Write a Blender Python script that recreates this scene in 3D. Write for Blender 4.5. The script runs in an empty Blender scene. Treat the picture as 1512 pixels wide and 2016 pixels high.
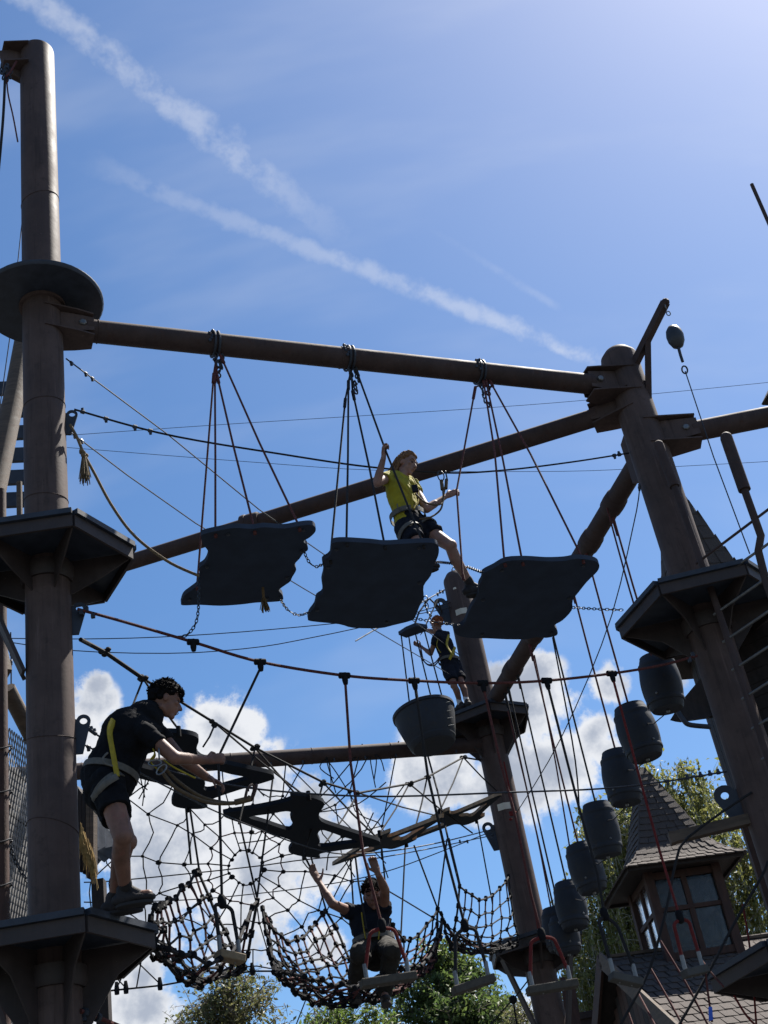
import bpy, bmesh, math, random
from mathutils import Vector, Matrix, noise
random.seed(7)
scene = bpy.context.scene
COL = scene.collection

# ------------------------------------------------------------------ camera
FOC, CX, CY = 2650.0, 756.0, 1008.0          # focal length and centre in photo pixels (1512 x 2016)
CAM = Vector((0, 0, 1.6))
zc = Vector((10 - CX, 2970 + CY, -FOC)).normalized()      # zenith in camera axes (from the posts' vanishing point)
fw = Vector((0, 0, -1))
yc = (fw - zc * fw.dot(zc)).normalized()
xc = yc.cross(zc)
ROT = Matrix((xc, yc, zc))                    # camera axes -> world axes
cam_data = bpy.data.cameras.new('camera')
cam = bpy.data.objects.new('camera', cam_data)
COL.objects.link(cam)
cam.matrix_world = Matrix.Translation(CAM) @ ROT.to_4x4()
cam_data.sensor_fit = 'VERTICAL'
cam_data.sensor_height = 24.0
cam_data.lens = FOC / 2016.0 * 24.0
cam_data.clip_start = 0.1
cam_data.clip_end = 2000
scene.camera = cam
scene.view_settings.view_transform = 'Standard'
scene.view_settings.look = 'None'
scene.view_settings.gamma = 1.0
scene.view_settings.exposure = 1.4
scene.view_settings.use_curve_mapping = False

def ray(px, py):
    return (ROT @ Vector((px - CX, CY - py, -FOC))).normalized()
def AD(px, py, D):                            # point at horizontal distance D from where the photographer stood
    v = ray(px, py)
    return CAM + v * (D / math.hypot(v.x, v.y))
def AZ(px, py, Z):                            # point at height Z
    v = ray(px, py)
    return CAM + v * ((Z - CAM.z) / v.z)
def AP(px, py, p0, n):                        # point on a plane
    v = ray(px, py)
    return CAM + v * ((p0 - CAM).dot(n) / v.dot(n))
def az_dir(deg):
    return Vector((math.sin(math.radians(deg)), math.cos(math.radians(deg)), 0))

# ------------------------------------------------------------------ light
SUN_AZ, SUN_EL = 46.0, 58.0
world = bpy.data.worlds.new('World')
scene.world = world
world.use_nodes = True
W = world.node_tree
W.nodes.clear()

class NT:
    def __init__(s, t): s.t = t
    def node(s, typ, **k):
        n = s.t.nodes.new(typ)
        for a, b in k.items(): setattr(n, a, b)
        return n
    def put(s, sock, v):
        if isinstance(v, bpy.types.NodeSocket): s.t.links.new(v, sock)
        elif v is not None: sock.default_value = v
    def m(s, op, a, b=None, c=None, clamp=False):
        n = s.node('ShaderNodeMath', operation=op, use_clamp=clamp)
        s.put(n.inputs[0], a); s.put(n.inputs[1], b); s.put(n.inputs[2], c)
        return n.outputs[0]
    def vm(s, op, a, b=None):
        n = s.node('ShaderNodeVectorMath', operation=op)
        s.put(n.inputs[0], a); s.put(n.inputs[1], b)
        return n.outputs['Value'] if op in ('DISTANCE', 'DOT_PRODUCT', 'LENGTH') else n.outputs[0]
    def smooth(s, v, lo, hi, a=0.0, b=1.0):
        n = s.node('ShaderNodeMapRange', interpolation_type='SMOOTHSTEP')
        s.put(n.inputs[0], v); s.put(n.inputs[1], lo); s.put(n.inputs[2], hi); s.put(n.inputs[3], a); s.put(n.inputs[4], b)
        return n.outputs[0]
    def lin(s, v, lo, hi, a=0.0, b=1.0):
        n = s.node('ShaderNodeMapRange')
        s.put(n.inputs[0], v); s.put(n.inputs[1], lo); s.put(n.inputs[2], hi); s.put(n.inputs[3], a); s.put(n.inputs[4], b)
        return n.outputs[0]
    def noise(s, vec, scale, detail=6.0, rough=0.55, dist=0.0):
        n = s.node('ShaderNodeTexNoise')
        s.put(n.inputs['Vector'], vec); n.inputs['Scale'].default_value = scale
        n.inputs['Detail'].default_value = detail; n.inputs['Roughness'].default_value = rough
        n.inputs['Distortion'].default_value = dist
        return n.outputs['Fac']
    def mix(s, f, a, b):
        n = s.node('ShaderNodeMix', data_type='RGBA')
        s.put(n.inputs[0], f); s.put(n.inputs[6], a); s.put(n.inputs[7], b)
        return n.outputs[2]

def build_world():
    g = NT(W)
    sky = g.node('ShaderNodeTexSky', sky_type='NISHITA')
    sky.sun_disc = False
    sky.sun_elevation = math.radians(SUN_EL)
    sky.sun_rotation = math.radians(SUN_AZ)
    sky.altitude = 300
    sky.air_density = 1.0
    sky.dust_density = 0.85
    sky.ozone_density = 2.2
    hs = g.node('ShaderNodeHueSaturation'); hs.inputs['Saturation'].default_value = 1.25; g.put(hs.inputs['Color'], sky.outputs[0])
    d = g.node('ShaderNodeTexCoord').outputs['Generated']
    d = g.vm('NORMALIZE', d)
    sep = g.node('ShaderNodeSeparateXYZ'); g.put(sep.inputs[0], d)
    # cumulus: lobes (direction, radius) broken up by noise
    lobes = [(330, 1560, 200), (430, 1440, 105), (400, 1600, 210), (520, 1560, 130), (330, 1740, 190), (500, 1740, 200), (640, 1690, 130), (690, 1640, 80), (470, 1430, 70), (600, 1580, 90),
             (1010, 1370, 110), (1060, 1400, 120), (960, 1430, 90), (880, 1500, 130), (1000, 1520, 140), (830, 1530, 90), (1100, 1500, 130), (1060, 1340, 80), (960, 1560, 100),
             (178, 1390, 75), (150, 1450, 90), (185, 1350, 45),
             (215, 1960, 150), (280, 1920, 70), (120, 1990, 170), (300, 1985, 80),
             (1200, 1345, 55), (1165, 1440, 60), (1310, 1335, 60), (1190, 1480, 50), (640, 1850, 60), (1010, 2010, 70)]
    field = None
    for (px, py, r) in lobes:
        c = ray(px, py)
        dd = g.vm('DISTANCE', d, tuple(c))
        v = g.lin(dd, 0.0, r * 1.0 / FOC, 1.0, 0.0)
        field = v if field is None else g.m('SMOOTH_MAX', field, v, 0.06)
    big = g.noise(d, 7.0, 2.0, 0.5)
    wobn = g.noise(d, 62.0, 4.0, 0.6)
    brk = g.noise(d, 33.0, 4.0, 0.65)
    el = sep.outputs[2]
    # the same weather goes on round the horizon outside the picture
    side = g.smooth(sep.outputs[1], 0.93, 0.80)
    band = g.m('MULTIPLY', g.smooth(el, 0.02, 0.14), g.smooth(el, 0.5, 0.3))
    rest = g.m('MULTIPLY', g.m('MULTIPLY', side, band), g.smooth(big, 0.46, 0.62))
    field = g.m('MAXIMUM', field, g.m('MULTIPLY', rest, 0.8))
    fine = g.noise(d, 22.0, 9.0, 0.66)
    dens = g.m('ADD', field, g.m('MULTIPLY', g.m('SUBTRACT', fine, 0.5), 2.3))
    inside = g.smooth(field, 0.05, 0.3)
    mask = g.m('MULTIPLY', g.smooth(dens, 0.16, 0.54), inside)
    # thick cloud is greyer (seen against the light), rims are white
    thick = g.smooth(g.m('ADD', g.m('SUBTRACT', dens, 0.3), g.m('MULTIPLY', g.m('SUBTRACT', g.noise(d, 15.0, 4.0, 0.6), 0.5), 2.6)), 0.0, 0.9)
    cloud = g.mix(thick, (5.8, 5.9, 6.1, 1), (2.9, 3.2, 3.8, 1))
    col = g.mix(g.m('MULTIPLY', mask, 0.96), hs.outputs[0], cloud)
    # contrails: bands along great circles
    def trail(a, b, w0, w1, s0, s1, amp, nscale, fade):
        va, vb = ray(*a), ray(*b)
        n = va.cross(vb).normalized()
        t = n.cross(va).normalized()
        L = math.atan2(vb.dot(t), vb.dot(va))
        along = g.m('DIVIDE', g.m('ARCTAN2', g.vm('DOT_PRODUCT', d, tuple(t)), g.vm('DOT_PRODUCT', d, tuple(va))), L)
        q = g.vm('DOT_PRODUCT', d, tuple(n))
        wob = g.m('MULTIPLY', g.m('SUBTRACT', wobn, 0.5), (w0 + w1) * 0.7 / FOC)
        q = g.m('ABSOLUTE', g.m('ADD', q, wob))
        w = g.lin(along, 0.0, 1.0, w0 / FOC, w1 / FOC)
        prof = g.m('MULTIPLY', g.smooth(g.m('DIVIDE', q, w), 1.0, 0.1), g.smooth(brk, 0.25, 0.62))
        f = fade(along)
        return g.m('MULTIPLY', g.m('MULTIPLY', prof, f), amp)
    t1 = trail((70, 0), (520, 345), 36, 46, 0, 1, 0.36, 70.0, lambda u: g.m('MULTIPLY', g.smooth(u, -0.3, -0.1), g.smooth(u, 1.6, 0.75)))
    t2 = trail((170, 320), (1195, 715), 32, 22, 0, 1, 0.46, 60.0, lambda u: g.m('MULTIPLY', g.lin(g.m('MULTIPLY', u, 1.0), -0.02, 1.0, 0.25, 1.0), g.m('MULTIPLY', g.smooth(u, -0.05, 0.1), g.smooth(u, 1.02, 0.97))))
    t3 = trail((880, 470), (1100, 608), 9, 12, 0, 1, 0.12, 60.0, lambda u: g.m('MULTIPLY', g.smooth(u, -0.3, 0.6), g.smooth(u, 1.05, 0.9)))
    tr = g.m('MAXIMUM', g.m('MAXIMUM', t1, t2), t3)
    # thin cirrus veil
    st = g.node('ShaderNodeMapping'); g.put(st.inputs[0], d); st.inputs['Rotation'].default_value = (0.3, 0.2, 0.9); st.inputs['Scale'].default_value = (1.2, 6.0, 3.0)
    veil = g.m('MULTIPLY', g.smooth(g.noise(st.outputs[0], 2.4, 4.0, 0.55), 0.45, 0.8), 0.16)
    veil = g.m('MULTIPLY', veil, g.smooth(el, 0.25, 0.5))
    tr = g.m('MAXIMUM', tr, veil)
    col = g.mix(tr, col, (5.6, 5.8, 6.2, 1))
    bg = g.node('ShaderNodeBackground'); g.put(bg.inputs[0], col); bg.inputs[1].default_value = 0.057
    out = g.node('ShaderNodeOutputWorld'); W.links.new(bg.outputs[0], out.inputs[0])
build_world()
world.cycles.sampling_method = 'MANUAL'
world.cycles.sample_map_resolution = 128

sun_data = bpy.data.lights.new('sun', 'SUN')
sun_data.energy = 5.0
sun_data.angle = math.radians(0.53)
sun_data.color = (1.0, 0.95, 0.87)
sun = bpy.data.objects.new('sun', sun_data)
COL.objects.link(sun)
sdir = az_dir(SUN_AZ) * math.cos(math.radians(SUN_EL)) + Vector((0, 0, math.sin(math.radians(SUN_EL))))
sun.rotation_euler = sdir.to_track_quat('Z', 'Y').to_euler()
sun.location = sdir * 60

# ------------------------------------------------------------------ materials
MATS = {}
def mat(name, col, rough=0.6, var=0.25, scale=6.0, bump=0.0, bscale=40.0, metal=0.0, spec=0.3, stretch=None, col2=None, trans=0.0, c2scale=None, streak=0.0):
    if name in MATS: return MATS[name]
    m = bpy.data.materials.new(name); m.use_nodes = True
    g = NT(m.node_tree); b = m.node_tree.nodes['Principled BSDF']
    tc = g.node('ShaderNodeTexCoord').outputs['Object']
    if stretch:
        mp = g.node('ShaderNodeMapping'); g.put(mp.inputs[0], tc); mp.inputs['Scale'].default_value = stretch; tc = mp.outputs[0]
    n = g.noise(tc, scale, 6.0, 0.6)
    c = (*col, 1)
    dk = tuple(x * (1 - var) for x in col) + (1,); lt = tuple(min(1, x * (1 + var)) for x in col) + (1,)
    cc = g.mix(g.smooth(n, 0.3, 0.7), dk, lt)
    if col2:
        n2 = g.noise(tc, c2scale or scale * 2.7, 5.0, 0.7)
        cc = g.mix(g.smooth(n2, 0.52, 0.72), cc, (*col2, 1))
    if streak:
        sm = g.node('ShaderNodeMapping'); g.put(sm.inputs[0], g.node('ShaderNodeTexCoord').outputs['Object']); sm.inputs['Scale'].default_value = (1, 1, 0.05)
        sn = g.noise(sm.outputs[0], 22.0, 5.0, 0.7)
        cc = g.mix(g.m('MULTIPLY', g.smooth(sn, 0.5, 0.72), streak), cc, tuple(x * 0.45 for x in col) + (1,))
        cc = g.mix(g.m('MULTIPLY', g.smooth(sn, 0.42, 0.3), streak * 0.8), cc, tuple(x * 1.9 for x in col) + (1,))
        ch = g.noise(g.node('ShaderNodeTexCoord').outputs['Object'], 55.0, 3.0, 0.8)
        cc = g.mix(g.smooth(ch, 0.70, 0.76), cc, (0.2, 0.17, 0.15, 1))
    g.put(b.inputs['Base Color'], cc)
    g.put(b.inputs['Roughness'], g.lin(n, 0.2, 0.8, max(0.05, rough - 0.12), min(1, rough + 0.12)))
    b.inputs['Metallic'].default_value = metal
    b.inputs['Specular IOR Level'].default_value = spec
    if bump:
        bn = g.node('ShaderNodeBump'); bn.inputs['Strength'].default_value = bump; bn.inputs['Distance'].default_value = 0.01
        g.put(bn.inputs['Height'], g.noise(tc, bscale, 5.0, 0.6)); g.put(b.inputs['Normal'], bn.outputs[0])
    if trans:
        b.inputs['Transmission Weight'].default_value = trans
    MATS[name] = m
    return m

M_POST = mat('brown_painted_steel', (0.07, 0.049, 0.044), 0.66, 0.2, 3.0, 0.12, 25.0, spec=0.15, col2=(0.052, 0.038, 0.034), streak=0.6)
M_BEAM = mat('brown_beam_steel', (0.052, 0.037, 0.035), 0.7, 0.2, 3.0, 0.15, 25.0, spec=0.12, col2=(0.055, 0.032, 0.026), streak=0.35)
M_PLAT = mat('dark_brown_platform_steel', (0.036, 0.027, 0.026), 0.6, 0.25, 4.0, 0.12, 25.0, streak=0.3)
M_STEEL = mat('dark_steel', (0.026, 0.032, 0.045), 0.55, 0.25, 8.0, 0.1)  # blue cast in this colour stands in for lens glare over dark undersides
M_GALV = mat('zinc_steel', (0.16, 0.165, 0.17), 0.45, 0.15, 20.0, metal=0.7)
M_BOARD = mat('dark_stepping_board', (0.03, 0.042, 0.066), 0.85, 0.16, 4.0, 0.08, 60.0, spec=0.15)  # the blue lift of veiling glare is put into the board colour
M_RED = mat('red_core_rope', (0.075, 0.022, 0.02), 0.85, 0.4, 60.0, 0.3, 200.0)
M_BLACK = mat('black_rope', (0.014, 0.0135, 0.015), 0.9, 0.3, 60.0, 0.3, 200.0)
M_BRIGHTRED = mat('red_rope', (0.11, 0.013, 0.012), 0.9, 0.3, 60.0, 0.2, 200.0)
M_CABLE = mat('wire_cable', (0.03, 0.03, 0.034), 0.5, 0.2, 60.0, metal=0.4)
M_HEMP = mat('hemp_rope', (0.13, 0.092, 0.05), 0.9, 0.35, 50.0, 0.4, 150.0)
M_KNOB = mat('black_plastic', (0.008, 0.008, 0.01), 0.8, 0.2, 30.0, spec=0.1)
M_BARREL = mat('barrel_plastic', (0.015, 0.019, 0.028), 0.65, 0.25, 4.0, 0.15, 20.0, col2=(0.024, 0.023, 0.023))  # bluish black: the blue imitates glare over the dark barrels and tub
M_WOOD = mat('weathered_timber', (0.085, 0.063, 0.047), 0.8, 0.3, 4.0, 0.35, 30.0, stretch=(1, 1, 6))
M_SEATWOOD = mat('pale_seat_timber', (0.06, 0.052, 0.042), 0.85, 0.25, 6.0, 0.3, 40.0, stretch=(5, 1, 5), col2=(0.065, 0.055, 0.043))
M_DARKWOOD = mat('dark_stained_wood', (0.022, 0.017, 0.016), 0.8, 0.35, 4.0, 0.35, 30.0, stretch=(4, 4, 1))
M_REDWOOD = mat('red_brown_wood', (0.045, 0.024, 0.019), 0.75, 0.3, 4.0, 0.3, 30.0, stretch=(4, 4, 1))
M_SHINGLE = mat('wooden_shingle', (0.058, 0.047, 0.042), 0.9, 0.3, 9.0, 0.5, 40.0, stretch=(6, 1, 1))
M_EDGE = mat('sunlit_bare_wood_edge', (0.3, 0.2, 0.12), 0.8, 0.3, 12.0, 0.3, 60.0)  # pale wood on two boards only, painting in the sun on their edges

# ------------------------------------------------------------------ mesh helpers
ORIG = {}
class MB:
    def __init__(s): s.v = []; s.f = []; s.mi = []
    def add(s, vs, fs, k=0):
        o = len(s.v); s.v += [Vector(v) for v in vs]
        s.f += [tuple(i + o for i in f) for f in fs]; s.mi += [k] * len(fs)
    def tube(s, pts, r, seg=8, cap=True, k=0, flat=None):
        pts = [Vector(p) for p in pts]; n = len(pts)
        rs = r if isinstance(r, (list, tuple)) else [r] * n
        t0 = (pts[1] - pts[0]).normalized()
        up = Vector((0, 0, 1)) if abs(t0.z) < 0.9 else Vector((0, 1, 0))
        u = (up - t0 * up.dot(t0)).normalized()
        vs = []
        for i, p in enumerate(pts):
            t = (pts[min(i + 1, n - 1)] - pts[max(i - 1, 0)])
            t = t.normalized() if t.length > 1e-9 else t0
            u = (u - t * u.dot(t)); u = u.normalized() if u.length > 1e-6 else t.orthogonal().normalized()
            w = t.cross(u)
            for j in range(seg):
                a = 2 * math.pi * j / seg
                vs.append(p + (u * math.cos(a) + w * math.sin(a) * (flat or 1)) * rs[i])
        fs = []
        for i in range(n - 1):
            for j in range(seg):
                a = i * seg + j; b = i * seg + (j + 1) % seg
                fs.append((a, b, b + seg, a + seg))
        if cap:
            fs.append(tuple(range(seg - 1, -1, -1))); fs.append(tuple((n - 1) * seg + j for j in range(seg)))
        s.add(vs, fs, k)
    def box(s, c, size, ax=None, k=0):
        c = Vector(c); hx, hy, hz = (x / 2 for x in size)
        X, Y, Z = ax or (Vector((1, 0, 0)), Vector((0, 1, 0)), Vector((0, 0, 1)))
        vs = [c + X * (hx * a) + Y * (hy * b) + Z * (hz * d) for d in (-1, 1) for a, b in ((-1, -1), (1, -1), (1, 1), (-1, 1))]
        s.add(vs, [(3, 2, 1, 0), (4, 5, 6, 7), (0, 1, 5, 4), (1, 2, 6, 5), (2, 3, 7, 6), (3, 0, 4, 7)], k)
    def bar(s, a, b, w, h, up=Vector((0, 0, 1)), k=0):       # rectangular bar from a to b
        a, b = Vector(a), Vector(b); X = (b - a).normalized()
        Y = up.cross(X)
        Y = Y.normalized() if Y.length > 1e-4 else X.orthogonal().normalized()
        Z = X.cross(Y)
        s.box((a + b) / 2, ((b - a).length, w, h), (X, Y, Z), k)
    def prism(s, poly, off, k=0, kside=None):               # polygon extruded by vector off
        n = len(poly); poly = [Vector(p) for p in poly]; off = Vector(off)
        vs = poly + [p + off for p in poly]
        s.add(vs, [tuple(range(n - 1, -1, -1)), tuple(range(n, 2 * n))], k)
        o = len(s.v) - 2 * n
        for i in range(n):
            j = (i + 1) % n
            s.f.append((o + i, o + j, o + n + j, o + n + i)); s.mi.append(k if kside is None else kside)
    def lathe(s, prof, o, ax=Vector((0, 0, 1)), seg=24, k=0, sx=1, side=None):
        o = Vector(o); ax = ax.normalized()
        u = side.normalized() if side is not None else ax.orthogonal().normalized()
        u = (u - ax * u.dot(ax)).normalized(); w = ax.cross(u)
        vs = []
        for (r, h) in prof:
            for j in range(seg):
                a = 2 * math.pi * j / seg
                vs.append(o + ax * h + (u * math.cos(a) * sx + w * math.sin(a)) * r)
        fs = []
        for i in range(len(prof) - 1):
            for j in range(seg):
                a = i * seg + j; b = i * seg + (j + 1) % seg
                fs.append((a, b, b + seg, a + seg))
        fs.append(tuple(range(seg - 1, -1, -1))); fs.append(tuple((len(prof) - 1) * seg + j for j in range(seg)))
        s.add(vs, fs, k)
    def ball(s, c, r, seg=10, rings=6, ax=None, k=0):
        c = Vector(c); r = (r, r, r) if isinstance(r, (int, float)) else r
        X, Y, Z = ax or (Vector((1, 0, 0)), Vector((0, 1, 0)), Vector((0, 0, 1)))
        vs = [c - Z * r[2]]
        for i in range(1, rings):
            t = math.pi * i / rings
            for j in range(seg):
                a = 2 * math.pi * j / seg
                vs.append(c + X * (r[0] * math.sin(t) * math.cos(a)) + Y * (r[1] * math.sin(t) * math.sin(a)) - Z * (r[2] * math.cos(t)))
        vs.append(c + Z * r[2])
        fs = []
        for j in range(seg): fs.append((0, 1 + (j + 1) % seg, 1 + j))
        for i in range(rings - 2):
            for j in range(seg):
                a = 1 + i * seg + j; b = 1 + i * seg + (j + 1) % seg
                fs.append((a, b, b + seg, a + seg))
        last = len(vs) - 1; o = 1 + (rings - 2) * seg
        for j in range(seg): fs.append((o + j, o + (j + 1) % seg, last))
        s.add(vs, fs, k)
    def cone(s, p0, p1, r0, r1, seg=14, flat=1.0, side=None, flat1=None, k=0):   # capsule with two radii, optionally flattened
        p0, p1 = Vector(p0), Vector(p1); ax = p1 - p0; L = ax.length; ax = ax.normalized()
        u = side if side is not None else ax.orthogonal()
        u = (u - ax * u.dot(ax)).normalized(); w = ax.cross(u)
        vs = []; fs = []; N = 4; rows = []
        for i in range(N): a = -math.pi / 2 + math.pi / 2 * (i + 0.35) / N; rows.append((r0 * math.cos(a), r0 * math.sin(a), flat))
        f1 = flat if flat1 is None else flat1
        for i in range(5): t = i / 4; rows.append((r0 + (r1 - r0) * t, L * t, flat + (f1 - flat) * t))
        for i in range(N): a = math.pi / 2 * (i + 0.65) / N; rows.append((r1 * math.cos(a), L + r1 * math.sin(a), f1))
        for (r, h, fl) in rows:
            for j in range(seg):
                a = 2 * math.pi * j / seg
                vs.append(p0 + ax * h + (u * math.cos(a) + w * math.sin(a) * fl) * r)
        n = len(rows)
        for i in range(n - 1):
            for j in range(seg):
                a = i * seg + j; b = i * seg + (j + 1) % seg
                fs.append((a, b, b + seg, a + seg))
        fs.append(tuple(range(seg - 1, -1, -1))); fs.append(tuple((n - 1) * seg + j for j in range(seg)))
        s.add(vs, fs, k)
    def mesh(s, name, mats, origin=Vector((0, 0, 0)), smooth=True):
        me = bpy.data.meshes.new(name)
        me.from_pydata([tuple(v - origin) for v in s.v], [], s.f)
        for m in (mats if isinstance(mats, (list, tuple)) else [mats]): me.materials.append(m)
        if any(s.mi): me.polygons.foreach_set('material_index', s.mi)
        me.polygons.foreach_set('use_smooth', [smooth] * len(s.f))
        me.update()
        if smooth:
            me.set_sharp_from_angle(angle=math.radians(38))
        return me
    def build(s, name, mats, parent=None, origin=None, smooth=True, kind=None):
        o = ORIG[parent.name] if parent else (Vector(origin) if origin is not None else Vector((0, 0, 0)))
        ob = bpy.data.objects.new(name, s.mesh(name, mats, o, smooth))
        COL.objects.link(ob)
        if parent: ob.parent = parent
        else: ob.location = o
        ORIG[ob.name] = o
        if kind: ob['kind'] = kind
        return ob

def tag(o, label, cat, group=None, kind=None):
    o['label'] = label; o['category'] = cat
    if group: o['group'] = group
    if kind: o['kind'] = kind
    return o
def thing(name, loc, label, cat, group=None):
    o = bpy.data.objects.new(name, None); COL.objects.link(o)
    o.location = loc; o.empty_display_size = 0.2
    ORIG[o.name] = Vector(loc)
    return tag(o, label, cat, group)

def catmull(pts, n):
    pts = [Vector(p) for p in pts]; out = []
    m = len(pts) - 1
    for i in range(n):
        t = i / (n - 1) * m; k = min(int(t), m - 1); f = t - k
        p0 = pts[max(k - 1, 0)]; p1 = pts[k]; p2 = pts[k + 1]; p3 = pts[min(k + 2, m)]
        out.append(0.5 * ((2 * p1) + (p2 - p0) * f + (2 * p0 - 5 * p1 + 4 * p2 - p3) * f * f + (3 * p1 - p0 - 3 * p2 + p3) * f ** 3))
    return out
def span(pix, D0, D1):
    """points of a rope between two real places: its ends at distances D0 and D1, the rest on the upright plane between them"""
    a = AD(*pix[0], D0); b = AD(*pix[-1], D1)
    n = (b - a).cross(Vector((0, 0, 1))).normalized()
    return [a] + [AP(x, y, a, n) for x, y in pix[1:-1]] + [b]

# ------------------------------------------------------------------ ground
g_mb = MB()
g_mb.add([(-400, -400, 0), (400, -400, 0), (400, 400, 0), (-400, 400, 0)], [(0, 1, 2, 3)])
ground = g_mb.build('ground', mat('bark_mulch_ground', (0.042, 0.044, 0.047), 0.95, 0.4, 0.6, 0.4, 12.0, col2=(0.045, 0.06, 0.04), c2scale=0.25))
ground['kind'] = 'structure'

# ================================================================== posts, platforms and beams
Z3 = Vector((0, 0, 1))
PL = az_dir(-16.9) * 9.4
PR = az_dir(13.65) * 11.8
PF = az_dir(2.85) * 17.2
RL, RR, RF = 0.178, 0.2, 0.19

def post_shell(th, base, r, top, name='post_tube', dome=0.06):
    m = MB(); n = 12
    prof = [(r * 1.02, -0.3)] + [(r, top * i / 8.0) for i in range(9)][0:9]
    prof = [(r, -0.3)] + [(r, top * i / 8.0) for i in range(1, 8)] + [(r, top - 0.03), (r * 0.97, top), (r * 0.7, top + dome * 0.7), (0.02, top + dome)]
    m.lathe(prof, base, seg=40)
    return m.build(name, M_POST, th)
def seam(th, base, r, z, tilt, ang):
    m = MB(); pts = []
    for i in range(33):
        a = 2 * math.pi * i / 32
        pts.append(base + Vector((math.cos(a), math.sin(a), 0)) * (r + 0.001) + Z3 * (z + tilt * math.cos(a - ang)))
    m.tube(pts, 0.004, 5, False)
    return m.build('weld_seam', M_BEAM, th)
def eye_plate(th, base, r, dirv, z0, z1, out=0.16, hole=0.035, name='eye_plate', t=0.016):
    """upright steel plate on a post with a rounded top and an eye hole"""
    dirv = dirv.normalized(); s = dirv.cross(Z3) * t
    a = base + dirv * (r - 0.02)
    hc = base + dirv * (r + out * 0.55) + Z3 * (z1 - out * 0.5)
    m = MB()
    # ring round the hole
    N = 16; R1 = out * 0.48
    ring_o = [hc + (dirv * math.cos(2 * math.pi * i / N) + Z3 * math.sin(2 * math.pi * i / N)) * R1 for i in range(N)]
    ring_i = [hc + (dirv * math.cos(2 * math.pi * i / N) + Z3 * math.sin(2 * math.pi * i / N)) * hole for i in range(N)]
    for sg in (-0.5, 0.5):
        vs = [p + s * sg for p in ring_o] + [p + s * sg for p in ring_i]
        m.add(vs, [(i, (i + 1) % N, N + (i + 1) % N, N + i) if sg > 0 else (N + i, N + (i + 1) % N, (i + 1) % N, i) for i in range(N)])
    for rr in (ring_o, ring_i):
        vs = [p - s * 0.5 for p in rr] + [p + s * 0.5 for p in rr]
        m.add(vs, [(i, (i + 1) % N, N + (i + 1) % N, N + i) for i in range(N)])
    # plate below the ring, tapering back to the post
    low = [a + Z3 * z0, base + dirv * (r + out * 0.45) + Z3 * z0, hc + dirv * R1 * 0.98 - Z3 * R1 * 0.2, hc + dirv * R1 * 0.5 - Z3 * R1 * 0.8, hc - Z3 * R1 * 0.97,
           hc - dirv * R1 * 0.9 - Z3 * R1 * 0.3, hc - dirv * R1 * 0.95 + Z3 * R1 * 0.3, a + Z3 * (z1 - out * 0.3)]
    m.prism([p - s * 0.48 for p in low], s * 0.96)
    m.build(name, M_STEEL, th)
    return hc

# ---- the tall post with three platforms
ptall = thing('steel_post', PL, 'tallest brown steel post carrying a round disc and two hexagonal platforms', 'post', 'steel posts of the ropes course')
ZTOP_L = 14.05
post_shell(ptall, PL, RL, ZTOP_L)
seam(ptall, PL, RL, 11.75, 0.06, 0.6); seam(ptall, PL, RL, 8.2, 0.03, 2.2); seam(ptall, PL, RL, 6.05, 0.05, 2.0); seam(ptall, PL, RL, 5.35, -0.06, 0.5); seam(ptall, PL, RL, 9.2, 0.02, 1.0)
toL = (PR - PL).normalized()
# head bracket at the very top
lft = (AD(-40, 160, 9.3) - AD(74, 160, 9.4)); lft.z = 0; lft.normalize()
m = MB()
for zz in (ZTOP_L - 0.06, ZTOP_L - 0.36):
    pl = [PL + lft * 0.12 + lft.cross(Z3) * 0.17, PL + lft * 0.36 + lft.cross(Z3) * 0.09, PL + lft * 0.36 - lft.cross(Z3) * 0.09, PL + lft * 0.12 - lft.cross(Z3) * 0.17]
    m.prism([p + Z3 * zz for p in pl], Z3 * 0.016)
m.prism([PL + lft * 0.15 + Z3 * (ZTOP_L + 0.02) + lft.cross(Z3) * 0.01, PL + lft * 0.4 + Z3 * (ZTOP_L - 0.12) + lft.cross(Z3) * 0.01, PL + lft * 0.36 + Z3 * (ZTOP_L - 0.36) + lft.cross(Z3) * 0.01, PL + lft * 0.15 + Z3 * (ZTOP_L - 0.5) + lft.cross(Z3) * 0.01], lft.cross(Z3) * -0.02)
m.build('head_bracket', M_POST, ptall)

def beam_end(th, base, r, dirv, z, L=0.27, h=0.25, mat_=M_POST, bolt=True):
    """octagonal gusset plates above and below a beam end plus a cheek plate with a bolt"""
    dirv = dirv.normalized(); s = dirv.cross(Z3)
    m = MB()
    for zz in (z + h / 2, z - h / 2):
        pl = [base + s * (r + 0.015), base + dirv * (r + L * 0.45) + s * 0.14, base + dirv * (r + L) + s * 0.1, base + dirv * (r + L) - s * 0.1, base + dirv * (r + L * 0.45) - s * 0.14, base - s * (r + 0.015)]
        m.prism([p + Z3 * (zz - 0.008) for p in pl], Z3 * 0.016)
    for sg in (-0.09, 0.09):
        m.prism([base + dirv * (r - 0.03) + s * sg + Z3 * (z - h / 2 + 0.012), base + dirv * (r + L) + s * sg + Z3 * (z - h / 2 + 0.05), base + dirv * (r + L) + s * sg + Z3 * (z + h / 2 - 0.05), base + dirv * (r - 0.03) + s * sg + Z3 * (z + h / 2 - 0.012)], s * 0.012)
    br = m.build('beam_bracket', mat_, th, smooth=False)
    if bolt:
        sg = -1 if s.y > 0 else 1                    # the face towards the photographer
        b = MB(); c = base + dirv * (r + L * 0.62) + s * (0.104 * sg) + Z3 * z
        b.lathe([(0.035, -0.01), (0.035, 0.012), (0.026, 0.02)], c, s * sg, 6); b.build('bolt', M_GALV, br, smooth=False)
    return base + dirv * (r + L - 0.06)

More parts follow.
